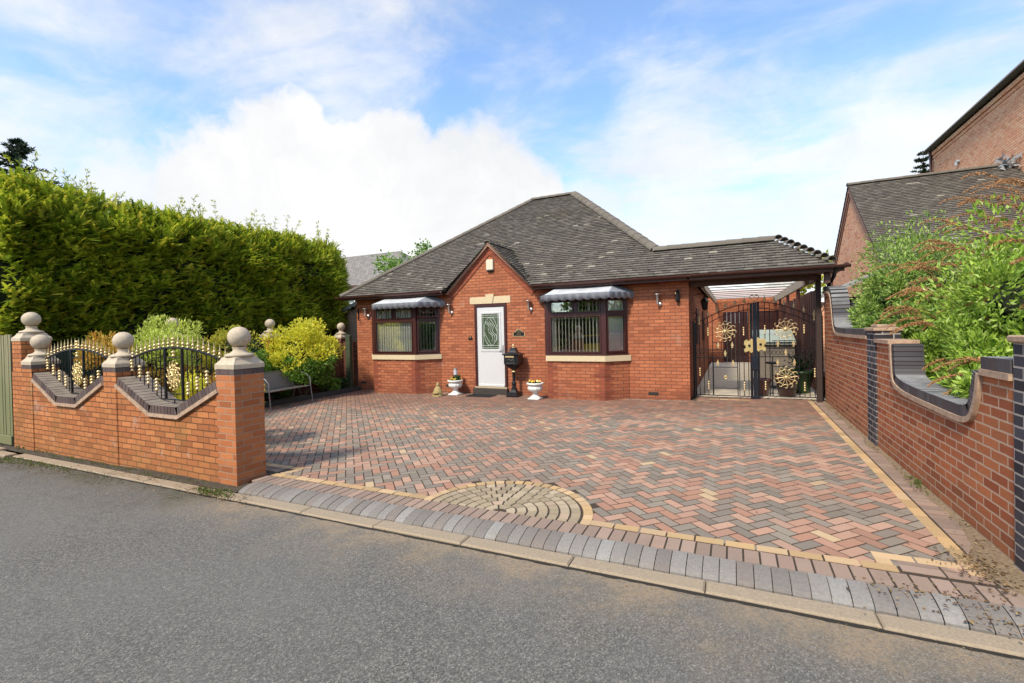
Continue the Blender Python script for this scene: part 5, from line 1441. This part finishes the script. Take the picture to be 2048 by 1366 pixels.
# ================================================================ VEGETATION
def fnoise(x, y, z=0.0): return noise.noise(Vector((x, y, z)))
def frond(b, p, d, L, W, mat=0):
    d = d.normalized(); s = d.cross(Vector((0,0,1)) + rvec()*.5); s = s.normalized() if s.length > .01 else d.orthogonal().normalized(); nn = s.cross(d)
    pts = [p - s*W*.06]; k = 4
    def at(t_, w_): return p + d*L*t_ + s*w_ + nn*(-L*.22*t_*t_)
    for i in range(k):
        t_ = (i+.35)/k; ww = W*(.55-.38*t_)*rnd(.8,1.15); pts += [at(t_+.16, -ww), at(t_+.12, -ww*.25)]
    pts.append(at(1.08, 0))
    for i in range(k-1, -1, -1):
        t_ = (i+.35)/k; ww = W*(.55-.38*t_)*rnd(.8,1.15); pts += [at(t_+.12, ww*.25), at(t_+.16, ww)]
    pts.append(p + s*W*.06)
    b.add(pts, [tuple(range(len(pts)))], False, mat)

HX0, HX1, HY0, HY1, HTOP = -14.6, -11.9, 3.62, 12.6, 4.72
def hedge_x(y, z):
    lump = .30*fnoise(y*.85, z*.85, 3.1) + .22*fnoise(y*2.3, z*2.1, 7.7) + .12*fnoise(y*5, z*5, 1.2)
    endr = 0
    if y > HY1-1.3: endr = (1-math.sqrt(max(0,1-((y-(HY1-1.3))/1.3)**2)))*1.4
    topr = 0
    if z > HTOP-.7: topr = (1-math.sqrt(max(0,1-((z-(HTOP-.7))/.72)**2)))*.9
    belly = -.22 if z < 1.9 else 0
    return HX1 + lump + belly - endr - topr
Hd = Thing('conifer_hedge', 'tall golden green clipped conifer hedge behind the garden on the left', 'hedge', (-13, 8))
b = MB(); v = []; f = []; ny, nz_ = 60, 26
for j in range(nz_+1):
    for i in range(ny+1):
        y_ = HY0 + (HY1-.05-HY0)*i/ny; z_ = .9 + (HTOP-.12-.9)*j/nz_
        v.append((hedge_x(y_, z_)-.28, y_, z_))
for j in range(nz_):
    for i in range(ny): a = j*(ny+1)+i; f.append((a, a+1, a+ny+2, a+ny+1))
b.add(v, f, True)
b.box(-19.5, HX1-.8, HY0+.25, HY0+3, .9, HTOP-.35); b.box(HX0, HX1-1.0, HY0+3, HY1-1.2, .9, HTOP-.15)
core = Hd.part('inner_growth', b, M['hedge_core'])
b = MB()
for i in range(30000):
    y_ = rnd(HY0, HY1); z_ = 1.25 + (HTOP-1.25)*rnd(0,1)**.92
    if z_ < 1.75 and rnd(0,1) < .6: continue
    x_ = hedge_x(y_, z_)
    z_ += max(0, (z_-3.6))*(.22*fnoise(y_*.7, 5.5) + .10*fnoise(y_*2.1, 8.5))
    dens = fnoise(y_*1.6, z_*1.6, 9.3) + .6*fnoise(y_*4.2, z_*4.2, 4.4)
    if dens < -.25 and rnd(0,1) < .72: continue
    nrm = Vector((1, 0, .15))
    if y_ > HY1-1.3: nrm = Vector((.7, .7, .1))
    if z_ > HTOP-.7: nrm = nrm + Vector((0,0,1.2))
    p = Vector((x_ + rnd(-.26,.04), y_, z_))
    d = nrm.normalized()*rnd(.4,1) + Vector((0,0,1))*rnd(-.1,.75) + Vector((0,1,0))*rnd(-.7,.7)
    frond(b, p, d, rnd(.12,.26), rnd(.07,.15))
for i in range(5200):            # top and end faces
    if rnd(0,1) < .72: p = Vector((rnd(HX0, HX1-.35), rnd(HY0, HY1-.6), HTOP+rnd(-.22,.05))); d = Vector((rnd(-.6,.6), rnd(-.6,.6), rnd(.5,1)))
    else: p = Vector((rnd(HX0, HX1-.7), HY1-.15+rnd(-.1,.1), rnd(1.2, HTOP))); d = Vector((rnd(-.6,.6), 1, rnd(-.1,.7)))
    frond(b, p, d, rnd(.14,.26), rnd(.08,.15))
for i in range(5500):
    u_ = rnd(0,1); x_ = rnd(-19.6, HX1-.2)
    if u_ < .7: frond(b, Vector((x_, HY0+.2+.2*fnoise(x_, u_*9), rnd(1.3, HTOP-.1))), Vector((rnd(-.6,.6), -1, rnd(-.1,.8))), rnd(.14,.26), rnd(.08,.15))
    else: frond(b, Vector((x_, rnd(HY0+.2, HY0+3.1), HTOP+rnd(-.3,.05))), Vector((rnd(-.6,.6), rnd(-.6,.6), 1)), rnd(.14,.26), rnd(.08,.15))
Hd.part('foliage', b, M['hedge'])
b = MB(); lf = MB()
spots = [(rnd(HY0, HY1-.3), 0) for _ in range(40)] + [(random.choice([4.2,4.9,5.1,5.5,6.9,8.1,8.9,9.8,10.9,11.7])+rnd(-.25,.25), 1) for _ in range(34)]
for (y_, big) in spots:
    x_ = hedge_x(y_, HTOP-.4)-rnd(.1,.9); L = rnd(.22,.45)*(1.7 if big else .9); lean = Vector((rnd(-.2,.5), rnd(-.55,.55), 1)).normalized()
    path = [Vector((x_, y_, HTOP-.3)) + lean*(L+.3)*k/6 + Vector((0, rnd(-.03,.03), -.02*k*k*.2)) for k in range(7)]
    b.tube(path, [.007-.0008*k for k in range(7)], 4, False)
    for k in range(2, 7):
        for q in range(7):
            d = lean*.6 + rvec()*.9 + Vector((0,0,.3)); leaf_quad(lf, path[k] + rvec()*.03, rnd(.05,.13), .022, d, rvec(), .15)
Hd.part('twigs', b, M['trunk']); Hd.part('loose_sprigs', lf, M['hedge'])
b = MB()
for i in range(11):
    y_ = HY0+.5+i*.76; b.tube([(HX1-.75+rnd(-.1,.1), y_, -.1), (HX1-.8, y_+rnd(-.1,.1), 1.2), (HX1-.9, y_, 2.4)], [.07,.06,.04], 8)
Hd.part('trunks', b, M['trunk'])

def shrub(name, label, cat, xy, z0, z1, rx, ry, mat, n, L, W, clumps=26, group=None, stems=7, upness=.5, flat=1.0, seed=1, base=.35, lw=None, core=True, mats=None):
    random.seed(seed); x, y = xy
    T = Thing(name, label, cat, xy, group)
    cz = (z0+z1)/2; rz = (z1-z0)/2
    cl = []
    for i in range(clumps):
        d = rvec(); k = rnd(.55,.95)
        c = Vector((x+d.x*rx*k, y+d.y*ry*k, cz+d.z*rz*k)); cl.append((c, rnd(.22,.42)*min(rx, ry, rz)))
    b = MB()
    for i in range(stems):
        c, r = cl[i % len(cl)]; b.tube([(x+rnd(-.06,.06), y+rnd(-.06,.06), -.05), ((x+c.x)/2+rnd(-.05,.05), (y+c.y)/2, (z0+c.z)/2), tuple(c)], [.022,.014,.005], 6)
    T.part('stem', b, M['trunk'])
    if core:
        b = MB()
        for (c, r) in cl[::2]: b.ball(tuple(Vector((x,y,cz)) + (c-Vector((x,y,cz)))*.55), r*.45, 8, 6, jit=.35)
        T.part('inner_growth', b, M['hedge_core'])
    bs = [MB() for _ in (mats or [1])]
    for i in range(n):
        c, r = random.choice(cl); d = rvec()
        if (c + d*r - Vector((x,y,cz))).length < (c - Vector((x,y,cz))).length*.6 and rnd(0,1) < .5: d = -d
        p = c + d*r*rnd(.6,1.08)
        dd = d*.8 + Vector((0,0,1))*upness*rnd(.2,1.4) + rvec()*.5
        bi = 0
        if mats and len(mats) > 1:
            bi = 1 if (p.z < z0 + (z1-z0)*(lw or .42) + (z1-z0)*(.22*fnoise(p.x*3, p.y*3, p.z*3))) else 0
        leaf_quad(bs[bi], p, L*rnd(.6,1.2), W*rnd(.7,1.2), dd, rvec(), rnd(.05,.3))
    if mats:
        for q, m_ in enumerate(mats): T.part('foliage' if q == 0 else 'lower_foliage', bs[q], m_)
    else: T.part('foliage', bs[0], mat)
    return T, cl

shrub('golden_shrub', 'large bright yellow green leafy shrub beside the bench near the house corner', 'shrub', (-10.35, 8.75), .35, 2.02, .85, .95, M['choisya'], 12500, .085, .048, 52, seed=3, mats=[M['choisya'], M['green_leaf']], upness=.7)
shrub('evergreen_shrub', 'small bright green shrub just left of the golden shrub, behind the near pier', 'shrub', (-10.45, 7.3), .25, 1.65, .42, .5, M['green_leaf'], 3600, .06, .032, 22, seed=4)
shrub('variegated_shrub', 'tall pale green airy shrub above the railing between the second and near piers', 'shrub', (-9.9, 5.1), .6, 2.08, .72, .7, M['pale_leaf'], 7500, .075, .03, 38, seed=5, upness=1.1, mats=[M['pale_leaf'], M['orange_leaf']])
shrub('amber_shrub', 'amber and orange leaved shrub behind the left railing panel', 'shrub', (-10.0, 4.35), .6, 1.92, .5, .5, M['orange_leaf'], 3800, .06, .028, 20, seed=6, upness=1)
shrub('olive_shrub', 'upright olive yellow shrub just left of the near ball topped pier', 'shrub', (-10.0, 6.55), .5, 2.02, .5, .5, M['olive_leaf'], 4200, .055, .03, 24, seed=8, upness=1.2)
shrub('low_golden_shrub', 'low lime yellow shrub seen through the nearer railing panel', 'shrub', (-7.3, 4.5), .3, 1.22, .85, .5, M['choisya'], 6000, .06, .03, 26, seed=9)
shrub('low_orange_shrub', 'low orange tinged shrub behind the right end of the nearer railing panel', 'shrub', (-6.7, 4.5), .4, 1.3, .3, .4, M['orange_leaf'], 2000, .05, .025, 14, seed=10, upness=1)
shrub('dark_shrub', 'dark green low shrub seen through the farther railing panel', 'shrub', (-9.6, 4.35), .2, 1.1, .7, .45, M['dark_leaf'], 2600, .06, .032, 20, seed=11)
shrub('leafy_clump', 'low dark green leafy clump at the foot of the golden shrub', 'plant', (-10.3, 9.65), .0, .40, .35, .55, M['green_leaf'], 1500, .10, .022, 16, seed=12, core=False)
shrub('leafy_clump', 'low dark leafy clump between the golden shrub and the green timber post', 'plant', (-10.5, 10.1), .0, .42, .35, .3, M['dark_leaf'], 1200, .10, .022, 14, seed=13, core=False)
shrub('leafy_clump', 'low dark leafy clump under the bench', 'plant', (-10.45, 7.9), .0, .45, .4, .6, M['dark_leaf'], 1500, .09, .024, 16, seed=14)

def spikes(T, x, y, z0, lst, seed):
    random.seed(seed)
    for (p, d, L) in lst:
        p = Vector(p); d = Vector(d).normalized(); path = []; n = 11
        for k in range(n):
            t_ = k/(n-1); path.append(p + d*L*t_ + Vector((0,0,-L*.55*t_*t_)) )
        b = MB(); b.tube([p - d*L*.5 - Vector((0,0,L*.3)), p - d*L*.2 - Vector((0,0,.06*L))] + path, [.003,.004]+[.004]*n, 4, False)
        for k in range(1, n):
            seg = (path[k]-path[k-1]); w_ = .026*(1-.70*k/n)+.005
            for q in range(13):
                c = path[k-1] + seg*rnd(0,1) + rvec()*w_*.7; r = rnd(.009,.015)*(1.15-.5*k/n)
                o = [rvec()*r for _ in range(4)]
                b.add([c+o[0], c+o[1], c+o[2], c+o[3]], [(0,1,2),(0,2,3),(0,3,1),(1,3,2)])
        T.part('dead_flower_spike', b, M['spike'])
T1, _ = shrub('buddleia_bush', 'broad green bush with brown dead flower plumes, behind the side wall near the gate', 'bush', (2.85, 9.6), .6, 3.02, 1.05, 1.7, M['budd'], 21000, .078, .027, 80, seed=21, upness=.6)
T2, _ = shrub('buddleia_bush', 'light green bush with drooping brown plumes, spilling over the scooped wall at the right', 'bush', (2.82, 6.3), .55, 2.72, .95, 1.25, M['budd_lt'], 19500, .078, .027, 70, seed=22, upness=.5)
shrub('wall_top_shrub', 'leafy green shrub crowding the top of the side wall just past the scoop', 'bush', (2.22, 6.35), .75, 1.72, .40, 1.05, M['budd_lt'], 8000, .085, .026, 34, seed=24)
shrub('wall_top_shrub', 'green shrub spilling over the low coping between the blue brick pier and the gates', 'bush', (2.2, 9.1), 1.05, 2.25, .48, 1.25, M['budd'], 8500, .085, .026, 36, seed=25)
T3, _ = shrub('overhanging_shrub', 'small fresh green shrub pushing over the dip of the side wall', 'bush', (1.98, 5.25), .6, 1.2, .26, .45, M['budd_lt'], 2600, .075, .026, 16, seed=23, core=False)
random.seed(31)
l1 = []
for i in range(40):
    l1.append(((2.35+rnd(-.25,.9), 7.7+rnd(-.6,1.3), 2.0+rnd(-.5,.65)), (-.95, -.35+rnd(-.3,.3), .35+rnd(-.2,.35)), rnd(.28,.5)))
for i in range(24): l1.append(((2.6+rnd(0,.75), 7.3+rnd(-.4,.9), 2.45+rnd(-.1,.75)), (-.9, -.2+rnd(-.3,.3), .65+rnd(-.1,.3)), rnd(.4,.7)))
for i in range(5): l1.append(((1.95+rnd(-.1,.15), 6.75+rnd(-.2,.4), 1.62+rnd(-.12,.12)), (-1, -.3+rnd(-.2,.2), .25), rnd(.3,.42)))
spikes(T1, 0, 0, 0, l1, 41)
l2 = []
for i in range(20): l2.append(((2.4+rnd(-.2,.8), 6.0+rnd(-.8,.9), 1.9+rnd(-.45,.7)), (-.9, -.3+rnd(-.4,.4), .3+rnd(-.1,.4)), rnd(.25,.42)))
for i in range(5): l2.append(((1.98+rnd(-.1,.1), 5.7+rnd(-.4,.6), 1.05+rnd(-.1,.3)), (-1, -.1+rnd(-.3,.3), .2), rnd(.22,.34)))
spikes(T2, 0, 0, 0, l2, 42)

def tree(name, label, xy, h, zc, r, mat, n, L, W, clumps=40, seed=50, rz=None, cat='tree'):
    random.seed(seed); x, y = xy; T = Thing(name, label, cat, xy)
    b = MB(); b.tube([(x,y,-.2),(x+.1,y,zc*.5),(x-.05,y,zc),(x,y,h*.9)], [h*.03,h*.022,h*.014,.02], 10)
    cl = []
    for i in range(clumps):
        d = rvec(); k = rnd(.4,1); c = Vector((x+d.x*r*k, y+d.y*r*k, zc+d.z*(rz or r)*k)); cl.append((c, rnd(.16,.3)*r))
        if i < 14: b.tube([(x,y,zc-.4*r), tuple((Vector((x,y,zc))+c)/2), tuple(c)], [.04,.025,.008], 5)
    T.part('trunk', b, M['trunk']); b = MB()
    for i in range(n):
        c, rr = random.choice(cl); d = rvec(); leaf_quad(b, c + d*rr*rnd(.3,1.1), L*rnd(.6,1.2), W, d + rvec()*.6, rvec())
    T.part('crown', b, mat); return T
tree('leafy_tree', 'light green leafy tree top showing over the left slope of the bungalow roof', (-15.2, 20.6), 6.6, 4.6, 2.3, M['green_leaf'], 6500, .16, .10, 46, 51, rz=1.7)
tree('leafy_tree', 'green tree glimpsed between the carport and the pink brick gable', (3.6, 34), 6.5, 4.2, 2.2, M['olive_leaf'], 3500, .25, .15, 30, 52)

def conifer(label, xy, h, r, mat, tiers, seed, droop=.15, z0=1.5, spiky=False):
    random.seed(seed); x, y = xy; T = Thing('conifer_tree', label, 'conifer', xy)
    b = MB(); b.tube([(x,y,-.2),(x,y,h*.6),(x,y,h)], [h*.02,h*.012,.02], 8); T.part('trunk', b, M['trunk'])
    tw = MB(); b = MB()
    for i in range(tiers):
        t_ = i/(tiers-1); z = z0 + (h-z0)*t_; rr = r*(1-t_)**.8 + .25
        for k in range(7):
            a = rnd(0,2*PI); d = Vector((math.cos(a), math.sin(a), .35)); p = Vector((x,y,z)); Lb = rr*rnd(.7,1.15)
            path = [p + d*Lb*q/5 - Vector((0,0,droop*Lb*(q/5)**2)) for q in range(6)]
            tw.tube(path, [.03,.025,.02,.015,.01,.005], 4, False)
            for q in range(1,6):
                for m_ in range(14):
                    leaf_quad(b, path[q] + (path[q-1]-path[q])*rnd(0,1), rnd(.12,.3), .07, d*.6 + rvec()*.8 + Vector((0,0,.3)), rvec(), .1)
    T.part('branches', tw, M['trunk']); T.part('crown', b, mat)
conifer('dark conifer top poking up beside the tall pink brick house', (14.6, 50.5), 15.2, 3.0, M['conifer_dark'], 20, 61, z0=5)
conifer('dark spiky conifer at the left edge above the hedge', (-35.4, 11.6), 12.8, 3.4, M['conifer_dark'], 20, 62, z0=6)

# planting across the street (seen in the windows)
random.seed(70)
T = Thing('opposite_hedge', 'green hedge along the far side of the road, behind the viewpoint', 'hedge', (-6, -6))
b = MB(); b.box(-40, 26, -9, -6.4, -.2, 2.4); T.part('inner_growth', b, M['hedge_core'])
b = MB()
for i in range(9000):
    p = Vector((rnd(-34, 16), -6.4+rnd(-.2,.15), rnd(0,2.6))); 
    if rnd(0,1) < .35: p = Vector((p.x, rnd(-9,-6.4), 2.4+rnd(-.1,.25)))
    leaf_quad(b, p, rnd(.2,.4), .2, Vector((rnd(-1,1), rnd(0,1), rnd(-.2,1))), rvec())
T.part('foliage', b, M['green_leaf'])
for (px_, py_, hh, lb, sd) in ((-20,-12,8.5,'broad tree across the road to the left',71),(-9,-13,7.5,'broad tree across the road straight behind the viewpoint',72),(3,-12,8,'broad tree across the road to the right',73)):
    tree('leafy_tree', lb, (px_, py_), hh, hh*.62, hh*.36, M['green_leaf'], 3500, .4, .25, 30, sd)
# small yellow car parked across the street, mirrored in the right bay window
T = Thing('parked_car', 'small yellow hatchback parked across the road, mirrored in the right bay window', 'car', (-6.7, -2.6))
x0, y0 = -8.6, -3.4
prof = [(0,.35),(.02,.62),(.25,.78),(.95,.88),(1.55,1.36),(2.7,1.42),(3.45,1.02),(3.72,.92),(3.75,.40),(3.45,.30),(.3,.28)]
b = MB(); b.prism([(x0+p[0], p[1]) for p in prof], 'y', y0, y0+1.6); T.part('body', b, M['yellow'])
b = MB(); w = [(1.05,.92),(1.58,1.31),(2.65,1.36),(3.25,1.02)]
b.prism([(x0+p[0], p[1]) for p in w], 'y', y0-.006, y0+1.606); T.part('windows', b, M['dark'])
for (wx) in (.72, 3.05):
    for wy in (y0-.01, y0+1.45):
        b = MB(); b.tube([(x0+wx, wy, .28), (x0+wx, wy+.17, .28)], .30, 18); wh = T.part('wheel', b, M['black'])
        b = MB(); b.tube([(x0+wx, wy-.005, .28), (x0+wx, wy+.175, .28)], .17, 14); T.part('rim', b, M['silver'], wh)

# ================================================================ SKY, SUN, CAMERA
world = bpy.data.worlds.new('World'); SC.world = world; world.use_nodes = True
nt = world.node_tree; nt.nodes.clear()
def wn(t_, **k):
    n = nt.nodes.new(t_)
    for a, v in k.items(): setattr(n, a, v)
    return n
def wl(a, b): nt.links.new(a, b)
def wm(op, a, b=None, clamp=False):
    n = wn('ShaderNodeMath', operation=op); n.use_clamp = clamp
    for i, v in enumerate((a, b)):
        if v is None: continue
        if isinstance(v, (int, float)): n.inputs[i].default_value = v
        else: wl(v, n.inputs[i])
    return n.outputs[0]
SUNV = Vector((-.17, -.72, .78)).normalized()
sky = wn('ShaderNodeTexSky', sky_type='NISHITA'); sky.sun_disc = False
sky.sun_elevation = math.asin(SUNV.z); sky.sun_rotation = math.atan2(SUNV.x, SUNV.y); sky.air_density = 1.0; sky.dust_density = .4; sky.ozone_density = 2.5
tc = wn('ShaderNodeTexCoord'); D = tc.outputs['Generated']
sx = wn('ShaderNodeSeparateXYZ'); wl(D, sx.inputs[0])
zz = wm('ADD', sx.outputs[2], .16)
cb = wn('ShaderNodeCombineXYZ'); wl(wm('DIVIDE', sx.outputs[0], zz), cb.inputs[0]); wl(wm('DIVIDE', sx.outputs[1], zz), cb.inputs[1])
def wnoise(vec, sc, det, rough=.55, off=(0,0,0), scv=(1,1,1), out='Fac', dist=0):
    mp = wn('ShaderNodeMapping'); mp.inputs['Location'].default_value = off; mp.inputs['Scale'].default_value = scv; wl(vec, mp.inputs[0])
    n = wn('ShaderNodeTexNoise'); n.inputs['Scale'].default_value = sc; n.inputs['Detail'].default_value = det; n.inputs['Roughness'].default_value = rough; n.inputs['Distortion'].default_value = dist
    wl(mp.outputs[0], n.inputs['Vector']); return n.outputs[out]
def pixdir(px, py):
    xx = (px-1024)/930; yy_ = -(py+.02*(px-1024)-665)/930
    return (Vector((CT,ST,0))*xx + Vector((-ST,CT,0)) + Vector((0,0,yy_))).normalized()
# distorted direction for billowy edges
nd = wnoise(D, 5.5, 9, .62, out='Color')
vm = wn('ShaderNodeVectorMath', operation='MULTIPLY_ADD'); wl(nd, vm.inputs[0]); vm.inputs[1].default_value = (.22,.22,.22)
sb = wn('ShaderNodeVectorMath', operation='SUBTRACT'); wl(D, sb.inputs[0]); sb.inputs[1].default_value = (.11,.11,.11); wl(sb.outputs[0], vm.inputs[2])
nm = wn('ShaderNodeVectorMath', operation='NORMALIZE'); wl(vm.outputs[0], nm.inputs[0])
def blob(px, py, inner, outer, amp):
    dn = wn('ShaderNodeVectorMath', operation='DOT_PRODUCT'); wl(nm.outputs[0], dn.inputs[0]); dn.inputs[1].default_value = pixdir(px, py)
    mr = wn('ShaderNodeMapRange', interpolation_type='SMOOTHSTEP'); wl(dn.outputs['Value'], mr.inputs[0])
    mr.inputs[1].default_value = math.cos(R_(outer)); mr.inputs[2].default_value = math.cos(R_(inner)); mr.inputs[3].default_value = 0; mr.inputs[4].default_value = amp
    return mr.outputs[0]
cum = None
for a in ((480,420,7,10,1),(600,350,6,9,1),(760,350,5,8,1),(900,400,5.5,8,1),(1040,440,5.5,8,1),(350,470,6,10,.9),(620,520,12,16,1),(950,520,12,16,1),(1180,480,4,8,.8)):
    o = blob(*a); cum = o if cum is None else wm('MAXIMUM', cum, o)
wisp = wnoise(cb.outputs[0], 1.15, 9, .60, (3.7,1.4,0), (1,1.7,1), dist=.6)
wisp2 = wnoise(cb.outputs[0], 3.4, 8, .62, (1.2,8.4,0), (1,1.5,1), dist=.4)
w1 = wm('ADD', wm('MULTIPLY', wisp, .72), wm('MULTIPLY', wisp2, .32))
extra = None
for a in ((40,220,4,16,.05),(260,60,1,9,-.10),(620,150,4,18,.02),(1500,330,4,20,.06),(1350,230,2,9,.08),(1930,160,2,12,.06),(620,230,3,18,.08),(1600,520,6,22,.14),(1100,60,2,16,-.14),(1560,100,2,17,-.12),(880,270,1,7,-.12),(1800,260,2,12,-.04),(250,330,1,8,-.05)):
    o = blob(*a); extra = o if extra is None else wm('ADD', extra, o)
mr = wn('ShaderNodeMapRange', interpolation_type='SMOOTHSTEP'); wl(wm('ADD', w1, extra), mr.inputs[0])
mr.inputs[1].default_value = .36; mr.inputs[2].default_value = .72; mr.inputs[3].default_value = .06; mr.inputs[4].default_value = .88
low = wn('ShaderNodeMapRange'); wl(sx.outputs[2], low.inputs[0]); low.inputs[1].default_value = .0; low.inputs[2].default_value = .30; low.inputs[3].default_value = .45; low.inputs[4].default_value = 0
cov = wm('MAXIMUM', wm('MAXIMUM', mr.outputs[0], cum), low.outputs[0], True)
shade = wnoise(nm.outputs[0], 3.2, 7, .6, (5,2,1))
cr = wn('ShaderNodeValToRGB'); wl(shade, cr.inputs[0]); cr.color_ramp.elements[0].position = .3; cr.color_ramp.elements[1].position = .62
CLOUD = 4.9
cr.color_ramp.elements[0].color = (CLOUD*.82, CLOUD*.85, CLOUD*.89, 1); cr.color_ramp.elements[1].color = (CLOUD*1.07, CLOUD*1.06, CLOUD*1.05, 1)
tint = wn('ShaderNodeMix', data_type='RGBA', blend_type='MULTIPLY'); tint.inputs[0].default_value = 1; wl(sky.outputs[0], tint.inputs[6]); tint.inputs[7].default_value = SKYT = (1.32, 1.5, 1.60, 1)
mx = wn('ShaderNodeMix', data_type='RGBA'); wl(cov, mx.inputs[0]); wl(tint.outputs[2], mx.inputs[6]); wl(cr.outputs[0], mx.inputs[7])
bg = wn('ShaderNodeBackground'); bg.inputs[1].default_value = .10; wl(mx.outputs[2], bg.inputs[0])
wo = wn('ShaderNodeOutputWorld'); wl(bg.outputs[0], wo.inputs[0])

sun = bpy.data.lights.new('sun', 'SUN'); sun.energy = 2.55; sun.angle = R_(8.0); sun.color = (1, .90, .74)
so = bpy.data.objects.new('sun', sun); COL.objects.link(so); so.rotation_euler = SUNV.to_track_quat('Z', 'Y').to_euler()

cam = bpy.data.cameras.new('camera'); co = bpy.data.objects.new('camera', cam); COL.objects.link(co); SC.camera = co
cam.sensor_width = 36; cam.lens = 930/2048*36; cam.clip_end = 2000; cam.clip_start = .05; cam.shift_y = -.007
co.matrix_world = Matrix.Translation((0,0,1.65)) @ Matrix.Rotation(TH, 4, 'Z') @ Matrix.Rotation(R_(90-.6), 4, 'X') @ Matrix.Rotation(R_(-1.2), 4, 'Z')
vs = SC.view_settings; vs.view_transform = 'Standard'; vs.look = 'None'; vs.exposure = 1.02; vs.gamma = 1.0
SC.render.engine = 'CYCLES'
SC.cycles.max_bounces = 6; SC.cycles.transparent_max_bounces = 12; SC.cycles.caustics_reflective = False; SC.cycles.caustics_refractive = False
SC.render.resolution_x = 1024; SC.render.resolution_y = 683
